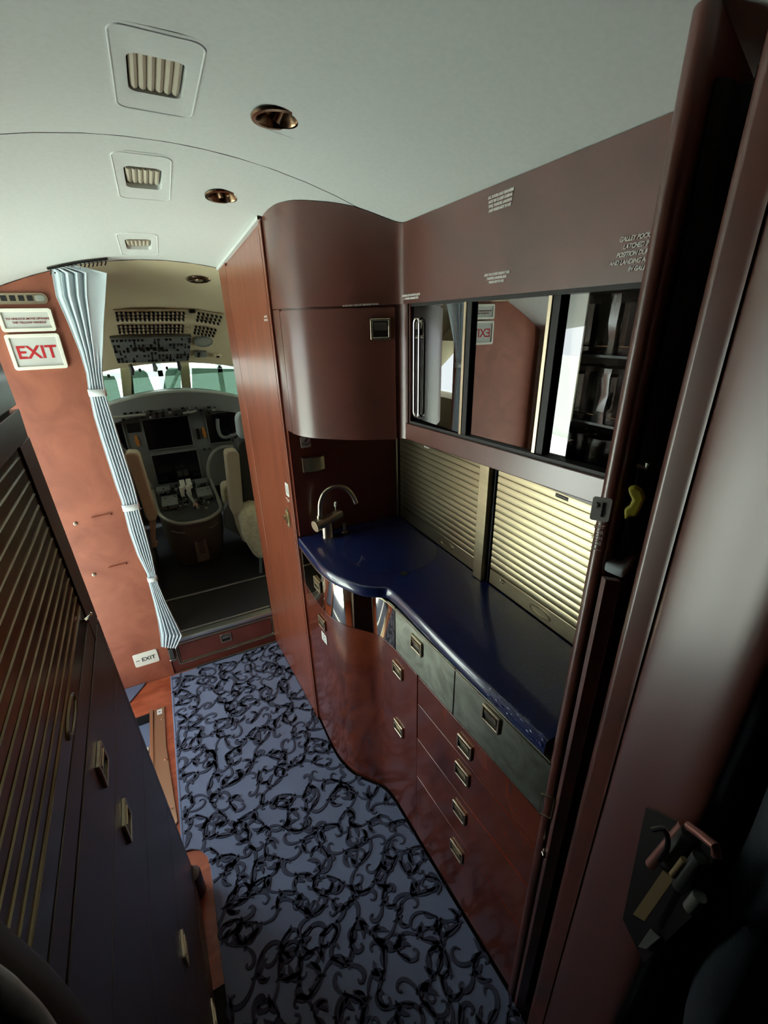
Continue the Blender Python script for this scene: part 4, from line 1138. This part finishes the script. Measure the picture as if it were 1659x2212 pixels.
obj('grab_rail', MB().tube([atY(395, 893, 3.0), atY(415, 890, 3.0), atY(425, 887, 3.0)], .008, 8), GREY_L, t)

# instrument panel
IY = 3.15
t = thing('instrument_panel', 'grey instrument panel with four switched-off black displays', 'instrument panel', (.06, IY, .55))
obj('panel', MB().box(-.58, .78, IY, IY+.05, .55, 1.13), GREY_P, t)
def screen(c, name='display'):
    pts = [atY(x, y, IY) for x, y in c]; x0 = min(p.x for p in pts); x1 = max(p.x for p in pts); z0 = min(p.z for p in pts); z1 = max(p.z for p in pts)
    cx, cz_ = (x0+x1)/2, (z0+z1)/2; M = face_aft((cx, IY-.0002, cz_))
    s = obj(name, plate(MB(), (x1-x0)/2, (z1-z0)/2, .004, 0, .006, M), SCREEN, t)
    mb = MB(); ring(mb, (x1-x0)/2+.008, (z1-z0)/2+.008, .006, .0075, 0, .010, M); obj('bezel', mb, GREY_P, s)
screen([(308, 910), (402, 898), (417, 960), (322, 972)]); screen([(328, 987), (422, 972), (436, 1032), (343, 1047)])
screen([(205, 925), (262, 915), (275, 975), (215, 985)]); screen([(443, 895), (538, 885), (548, 945), (457, 955)])
mb = MB(); p = atY(288, 924, IY); M = face_aft((p.x, IY, p.z)); plate(mb, .035, .028, .003, 0, .010, M); obj('standby_instrument', mb, KNOB, t)
for px, py in ((296, 952), (441, 934)):
    p = atY(px, py, IY); M = face_aft((p.x, IY, p.z)) @ Matrix.Rotation(.05, 4, 'Z')
    mb = MB(); mb.box(-.008, .008, -.034, .034, 0, .008, M); mb.box(-.012, .012, -.008, .006, .003, .012, M); obj('orange_tag', mb, ORANGE, t)
p = atY(428, 937, IY); M = face_aft((p.x, IY, p.z)); mb = MB(); plate(mb, .010, .036, .004, 0, .010, M); obj('gear_lever_slot', mb, KNOB, t)
mb = MB()
for px, py in ((441, 970), (300, 975), (293, 972), (306, 995), (452, 969)):
    p = atY(px, py, IY); mb.lathe([(.007, 0), (.007, .010), (.005, .012)], face_aft((p.x, IY, p.z)), 10)
obj('knobs', mb, KNOB, t, kind='stuff')
# arch trim lower right of panel
obj('knee_trim', MB().tube(catmull([atY(503, 965, 3.12), atY(480, 966, 3.12), atY(463, 975, 3.12), atY(453, 992, 3.12), atY(449, 1012, 3.12), atY(452, 1034, 3.12)], 5), .011, 10), GREY_L, t)
obj('knee_trim', MB().tube(catmull([atY(262, 965, 3.12), atY(285, 990, 3.12), atY(305, 1018, 3.12), atY(328, 1052, 3.12)], 5), .008, 10), GREY_L, t)
# yoke
t = thing('control_yoke', 'grey control yoke in front of the right display', 'yoke', (.42, 3.05, .85))
obj('grip', MB().tube(catmull([atY(470, 905, 3.02), atY(471, 925, 3.02), atY(477, 941, 3.02), atY(489, 945, 3.02), atY(512, 937, 3.02)], 5), .011, 10), GREY_P, t)
obj('column', MB().tube([atY(500, 941, 3.02), atY(503, 950, 3.14)], .014, 10), GREY_P, t)

# pedestal
t = thing('centre_pedestal', 'dark grey rounded centre console with levers between the pilot seats', 'console', (.01, 2.8, .2))
top = [atZ(330, 1061, .63), atZ(452, 1036, .63)]
def rim(zs=0):
    c = [(atY(331, 1060, 3.12)), (atY(338, 1095, 2.78)), (atY(347, 1113, 2.64)), (atY(366, 1126, 2.575)), (atY(395, 1132, 2.54)), (atY(440, 1124, 2.54)), (atY(463, 1113, 2.575)), (atY(477, 1098, 2.64)), (atY(470, 1075, 2.78)), (atY(453, 1035, 3.12))]
    return c
rc = catmull([tuple(p) for p in rim()], 6)
mb = MB(); mb.tube(rc, .012, 10); obj('rim', mb, GREY_L, t, smooth=70)
cen = V((.005, 2.85, .60)); tp = [tuple(V(p)+V((0, 0, -.004))) for p in rc]
mb = MB(); mb.add(tp, [tuple(range(len(tp)))[::-1]]); obj('top_panel', mb, GREY_D, t, smooth=0)
bs = []
for f, zz_ in ((1, None), (.97, .42), (.88, .30), (.78, .198)):
    l = []
    for p in rc:
        q = V(p); q = cen+(q-cen)*f if f < 1 else q.copy()
        if f < 1: q.y = 2.85+(V(p).y-2.85)*({.97: .84, .88: .62, .78: .43}[f] if p[1] < 2.85 else 1); q.z = zz_
        else: q.z -= .006
        l.append(tuple(q))
    bs.append(l)
obj('body', MB().loops(bs), mat('pedestal_grey', '75736c', .5), t, smooth=60)
def onped(px, py, Y): return atY(px, py, Y)
pc = [atY(413, 1137, 2.565), atY(437, 1133, 2.565), atY(454, 1206, 2.66), atY(428, 1214, 2.66)]
pn = V((0, -.010, .002))
pc = [p+pn for p in pc]
obj('placard_panel', MB().add([tuple(p) for p in pc]+[tuple(p-pn*1.2) for p in pc], [(3, 2, 1, 0), (4, 5, 6, 7), (0, 1, 5, 4), (1, 2, 6, 5), (2, 3, 7, 6), (3, 0, 4, 7)]), mat('placard_taupe', 'a39c90', .5), t, label='lighter taupe strip with printed placard')
def lerp4(u, v): return pc[0].lerp(pc[1], u).lerp(pc[3].lerp(pc[2], u), v)
w4 = [lerp4(u, v)+pn*.08 for u, v in ((.36, .14), (.74, .14), (.74, .26), (.36, .26))]
obj('dark_window', MB().add([tuple(p) for p in w4]+[tuple(p+pn*.1) for p in w4], [(3, 2, 1, 0), (4, 5, 6, 7)]), KNOB, t)
mb = MB()
for k in range(9):
    v = .36+.05*k; mb.add([tuple(lerp4(.26, v)+pn*.1), tuple(lerp4(.78, v)+pn*.1), tuple(lerp4(.78, v+.018)+pn*.1), tuple(lerp4(.26, v+.018)+pn*.1)], [(3, 2, 1, 0)])
obj('placard_print', mb, GREY_D, t, kind='stuff')
# levers and boxes on the pedestal top
def pt(u, v):    # u left-right 0..1, v 0 aft .. 1 forward
    a = atY(352, 1108, 2.62).lerp(atY(472, 1096, 2.62), u); b = atY(334, 1056, 3.10).lerp(atY(449, 1034, 3.10), u); return a.lerp(b, v)
def pbox(u, v, sx, sy, sz, m, name, lift=0):
    p = pt(u, v); return obj(name, MB().box(p.x-sx, p.x+sx, p.y-sy, p.y+sy, p.z+lift-.012, p.z+lift+sz), m, t, bevel=.003)
pbox(.50, .86, .016, .07, .030, SIGNF, 'throttle_shroud'); pbox(.62, .86, .016, .07, .030, SIGNF, 'throttle_shroud')
pbox(.45, .58, .013, .018, .050, SIGNF, 'throttle_knob'); pbox(.57, .58, .013, .018, .050, SIGNF, 'throttle_knob')
pbox(.18, .35, .045, .09, .014, GREY_P, 'keypad_unit'); pbox(.84, .50, .045, .09, .016, GREY_P, 'keypad_unit')
pbox(.14, .88, .040, .05, .012, GREY_P, 'radio_unit'); pbox(.86, .92, .040, .05, .012, GREY_P, 'radio_unit')
p = pt(.53, .42); q = pt(.60, .10); obj('flap_lever', MB().tube([p+V((0, 0, .035)), q+V((0, 0, .02))], .009, 10), GREY_L, t)
p = pt(.60, .10); obj('lever_tip', MB().lathe([(.012, 0), (.014, .012), (.008, .024)], Matrix.Translation(p), 12), mat('pale_pink_plastic', 'c9a992', .5), t)
mb = MB(); rng = random.Random(14)
for k in range(70):
    u, v = rng.uniform(.06, .94), rng.uniform(.04, .95); p = pt(u, v); s = rng.uniform(.003, .007); mb.box(p.x-s, p.x+s, p.y-s, p.y+s, p.z-.003, p.z+rng.uniform(.004, .018))
obj('small_controls', mb, KNOB, t, kind='stuff')
mb = MB()
for k in range(34):
    u, v = rng.uniform(.06, .94), rng.uniform(.0, .95); p = pt(u, v); s = rng.uniform(.002, .0045); mb.box(p.x-s*2, p.x+s*2, p.y-s, p.y+s, p.z-.003, p.z+rng.uniform(.006, .016))
obj('pale_controls', mb, GREY_L, t, kind='stuff')
mb = MB(); mb.tube([atY(370, 1147, 2.56), atY(385, 1151, 2.55), atY(400, 1151, 2.55)], .003, 6); mb.tube([atY(452, 1141, 2.56), atY(464, 1136, 2.57), atY(472, 1127, 2.59)], .003, 6)
obj('cup_holder_lip', mb, GREY_L, t)

# seats
def slab(name, pts, depth, m, t, bevel=.012, back=V((0, 1, 0))):
    n = len(pts); vs = [tuple(p) for p in pts]+[tuple(p+back*depth) for p in pts]
    return obj(name, MB().add(vs, [tuple(range(n)), tuple(range(n, 2*n))[::-1]]+[(i, n+i, n+(i+1) % n, (i+1) % n) for i in range(n)]), m, t, bevel=bevel, seg=3)
t = thing('left_pilot_seat', 'beige pilot seat seen behind the curtain, left of the console', 'seat', (-.28, 2.5, .2))
slab('armrest', [atY(x, y, 2.42) for x, y in ((268, 984), (276, 979), (296, 980), (302, 986), (318, 1040), (340, 1112), (338, 1124), (322, 1128), (316, 1120), (290, 1040))], .10, BEIGE_S, t)
slab('backrest', [atY(x, y, 2.48) for x, y in ((225, 960), (262, 965), (316, 1125), (250, 1130), (235, 1050))], .10, GREY_D, t)
slab('recline_arm', [atY(x, y, 2.44) for x, y in ((322, 1127), (337, 1125), (336, 1170), (342, 1172), (338, 1183), (327, 1184))], .03, mat('seat_metal', 'a59a80', .4, .2), t, .004)
p = atY(330, 1184, 2.44); obj('seat_frame', MB().box(p.x-.33, p.x-.015, 2.40, 2.85, .198, .33), GREY_D, t, bevel=.01)
p = atY(302, 1103, 2.36); obj('tag_string', MB().tube([atY(298, 1101, 2.37), atY(304, 1100, 2.36), atY(307, 1096, 2.36)], .0018, 6), WHITE, t)
t = thing('right_pilot_seat', 'beige and dark pilot seat with cream sheepskin, right of the console', 'seat', (.42, 2.6, .2))
slab('armrest', [atY(x, y, 2.50) for x, y in ((487, 982), (492, 976), (510, 974), (517, 980), (527, 1100), (520, 1112), (505, 1113), (500, 1105))], .10, BEIGE_S, t)
slab('backrest', [atY(x, y, 2.58) for x, y in ((512, 960), (520, 950), (560, 950), (580, 1110), (552, 1112), (528, 1108))], .12, GREY_D, t)
slab('headrest', [atY(x, y, 2.60) for x, y in ((511, 905), (518, 894), (560, 894), (565, 945), (530, 952), (516, 946))], .10, FOAM, t, .02)
slab('front_fleece', [atY(x, y, 2.72) for x, y in ((480, 1058), (484, 1050), (500, 1047), (510, 1110), (494, 1110), (484, 1098))], .12, FUR, t, .015)
slab('cushion', [atY(x, y, 2.42) for x, y in ((521, 1125), (528, 1108), (548, 1100), (575, 1102), (590, 1200), (560, 1212), (548, 1200), (530, 1170))], .30, FUR, t, .03)
slab('side_shield', [atY(x, y, 2.60) for x, y in ((484, 1100), (493, 1086), (503, 1090), (512, 1130), (520, 1160), (505, 1150), (486, 1140))], .05, GREY_P, t, .008)
slab('seat_base', [atY(x, y, 2.55) for x, y in ((505, 1112), (528, 1112), (545, 1180), (525, 1170), (512, 1140))], .25, BEIGE_S, t, .01)
slab('strap', [atY(x, y, 2.40) for x, y in ((560, 1205), (566, 1205), (567, 1254), (560, 1254))], .004, GREY_P, t, .001)
slab('base_frame', [atY(x, y, 2.50) for x, y in ((540, 1178), (600, 1180), (606, 1215), (560, 1210))], .30, GREY_D, t, .005)

# overhead panel and breakers (they lie on the sloped lining)
def on_lining(px, py):
    d_ = ray(px, py); prev = None
    for k in range(4000):
        P = CAM+d_*(1.8+.0006*k)
        if P.y < 1.99: continue
        for (ya, za), (yb, zb) in zip(PR[:-1], PR[1:]):
            if ya <= P.y <= yb and P.z >= cz(P.x, za+(zb-za)*(P.y-ya)/(yb-ya)): return P
    return P
def lquad(pts, lift, th):
    P = [on_lining(*p) for p in pts]; nrm = (P[1]-P[0]).cross(P[3]-P[0]).normalized()
    if nrm.z > 0: nrm = -nrm
    return P, nrm
t = thing('overhead_panel', 'grey overhead switch panel above the windscreen', 'control panel', tuple(on_lining(320, 750)))
P, nn = lquad([(236, 726), (412, 722), (407, 775), (253, 780)], 0, 0)
vs = [tuple(p-nn*.002) for p in P]+[tuple(p+nn*.014) for p in P]
obj('panel', MB().add(vs, [(0, 1, 2, 3), (4, 7, 6, 5), (0, 4, 5, 1), (1, 5, 6, 2), (2, 6, 7, 3), (3, 7, 4, 0)]), mat('overhead_grey', '6b6f6e', .5), t)
def lp4(u, v): return P[0].lerp(P[1], u).lerp(P[3].lerp(P[2], u), v)+nn*.014
ex = (P[1]-P[0]).normalized(); ey = (P[0]-P[3]).normalized()
mb = MB(); rng = random.Random(33)
for r_ in range(9):
    for k in range(20):
        if rng.random() < .45: continue
        M = frame(lp4((k+.5)/20, (r_+.6)/9.5), ex, ex.cross(-nn) if (ex.cross(-nn)).dot(ey) > 0 else nn.cross(ex)); M = Matrix.Translation(lp4((k+.5)/20, (r_+.6)/9.5))
        s = rng.uniform(.002, .0055); mb.box(-s*1.4, s*1.4, -s, s, -.010, .002, M)
obj('switches', mb, KNOB, t, kind='stuff')
for k in range(5):
    p = lp4(.26+.085*k, .40); obj('guarded_switch', MB().box(p.x-.010, p.x+.010, p.y-.010, p.y+.010, p.z-.016, p.z+.002), KNOB, t, bevel=.002)
def breakers(quad, nx, ny, label):
    t = thing('breaker_panel', label, 'circuit breaker panel', tuple(on_lining(*quad[0])), 'circuit breaker panels on the cockpit lining')
    P, nn = lquad(quad, 0, 0)
    obj('plate', MB().add([tuple(p-nn*.002) for p in P]+[tuple(p+nn*.004) for p in P], [(0, 1, 2, 3), (4, 7, 6, 5), (0, 4, 5, 1), (1, 5, 6, 2), (2, 6, 7, 3), (3, 7, 4, 0)]), BEIGE, t)
    mb = MB()
    for i in range(nx):
        for j in range(ny):
            if j == ny//2: continue
            u, v = (i+.6)/(nx+.2), (j+.7)/(ny+.4); p = P[0].lerp(P[1], u).lerp(P[3].lerp(P[2], u), v)+nn*.004
            M = frame(p, ex, nn.cross(ex)); mb.lathe([(.0062, -.001), (.0062, .010), (.0045, .012)], M, 7)
    obj('breaker_knobs', mb, KNOB, t, kind='stuff')
breakers([(244, 668), (402, 668), (398, 718), (253, 720)], 16, 7, 'wide beige panel of black circuit breaker knobs above the overhead panel')
breakers([(424, 668), (484, 678), (462, 728), (414, 720)], 6, 7, 'narrow beige panel of black circuit breaker knobs at the right')
p = on_lining(440, 737); t = thing('cockpit_speaker', 'round cockpit speaker grille right of the overhead panel', 'speaker', tuple(p))
M = frame(p+nn*.001, ex, nn.cross(ex)); obj('rim', MB().lathe([(.052, -.001), (.050, .006), (.042, .007), (.040, .003)], M, 28), GREY_P, t); obj('grille', MB().lathe([(.038, .003), (.038, .005), (.002, .006)], M, 28), GREY_L, t)
p = on_lining(433, 762); t = thing('side_switch_box', 'small dark switch box beside the overhead panel', 'switch box', tuple(p))
M = frame(p+nn*.001, ex, nn.cross(ex)); obj('box', plate(MB(), .034, .028, .008, 0, .012, M), GREY_P, t); obj('slot', plate(MB(), .008, .024, .003, .012, .015, M @ Matrix.Translation((-.012, 0, 0))), KNOB, t)
p = on_lining(470, 768); t = thing('map_light', 'small round map light at the right of the cockpit lining', 'lamp', tuple(p))
M = frame(p+nn*.001, ex, nn.cross(ex)); obj('bezel', MB().lathe([(.026, 0), (.024, .007), (.012, .008), (.010, .004)], M, 22), BEIGE, t); obj('bulb', MB().lathe([(.009, .004), (.008, .010), (.003, .012)], M, 16), KNOB, t)
# cockpit downlight, seen in the beige ceiling
p = on_lining(429, 602); t = thing('ceiling_spotlight', 'bronze spotlight set in the beige cockpit ceiling', 'spotlight', tuple(p), 'recessed bronze spotlights')
M = Matrix.Translation(p+V((0, 0, -.001))) @ Matrix.Rotation(PI-.12, 4, 'X')
obj('bezel', MB().lathe([(.052, 0), (.047, .006), (.040, .009), (.037, .008), (.030, .003), (.002, .002)], M, 32), BRONZE, t)
obj('lens', MB().lathe([(.016, .003), (.015, .008), (.004, .010)], M, 20), NICKEL, t)
p = on_lining(414, 668); t = thing('coat_hook', 'small dark hook between the two breaker panels', 'hook', tuple(p)); obj('hook', MB().box(p.x-.016, p.x+.016, p.y-.010, p.y+.010, p.z-.018, p.z-.001), KNOB, t, bevel=.004)
# wiper/visor handles hanging under the overhead panel
for px, py, w_, h_, lb in ((284, 800, 9, 22, 'dark hanging handle, left, under the overhead panel'), (334, 795, 11, 18, 'grey hanging handle, middle, under the overhead panel'), (387, 792, 10, 20, 'dark hanging handle, right, under the overhead panel')):
    p = atY(px, py, 3.02); t = thing('hanging_handle', lb, 'handle', (p.x, p.y, p.z+.03)); s = .0022
    obj('handle', MB().tube([p+V((0, 0, h_*s*.8)), p+V((.004, 0, 0)), p+V((-.002, 0, -h_*s*.5))], [.008, .014, .010], 8), KNOB if 'grey' not in lb else GREY_P, t)

# =====================================================================================================
# HANGAR OUTSIDE (seen through the windscreens and in reflections)
# =====================================================================================================
struct('ground_hangar_floor', MB().box(-14, 14, -8, 16, -1.65, -1.6), HFLOOR)
struct('wall_hangar_far', MB().box(-9, -8.9, -8, 12, -1.6, .6), HWALL)
t = thing('office_chair', 'dark office swivel chair outside on the hangar floor', 'chair', (-3.2, 2.9, -1.6))
cx, cy = -3.2, 2.9
obj('seat', MB().box(cx-.25, cx+.25, cy-.25, cy+.25, -1.16, -1.08), GREY_D, t, bevel=.03); obj('backrest', MB().box(cx-.24, cx-.18, cy-.22, cy+.22, -1.02, -.45), GREY_D, t, bevel=.03)
obj('column', MB().lathe([(.03, -1.5), (.03, -1.16)], Matrix.Translation((cx, cy, 0)), 12), GREY_D, t)
for k in range(5):
    a = 2*PI*k/5; obj('leg', MB().tube([(cx, cy, -1.5), (cx+.3*math.cos(a), cy+.3*math.sin(a), -1.57)], .025, 6), GREY_D, t)
t = thing('work_table', 'long white table outside on the hangar floor', 'table', (-4.5, 4.2, -1.6))
obj('top', MB().box(-5.1, -4.0, 2.9, 5.4, -.88, -.84), WHITE, t)
for x in (-5.0, -4.1):
    for y in (3.0, 5.3): obj('leg', MB().box(x-.03, x+.03, y-.03, y+.03, -1.6, -.88), GREY_D, t)
t = thing('hangar_truss', 'pale steel lattice framework outside the windscreen', 'truss', (2.5, 9, -1.6))
for z in (.2, .8, 1.4, 2.0): obj('beam', MB().box(-4, 7, 8.9, 9.0, z, z+.10), GREY_P, t)
for k in range(12): obj('post', MB().box(-4+k*1.0, -3.92+k*1.0, 8.9, 9.0, -1.6, 2.6), GREY_P, t)
for k in range(8): obj('brace', MB().tube([(-4+k*1.3, 8.85, .2), (-3.2+k*1.3, 8.85, 1.4)], .03, 6), GREY_P, t)
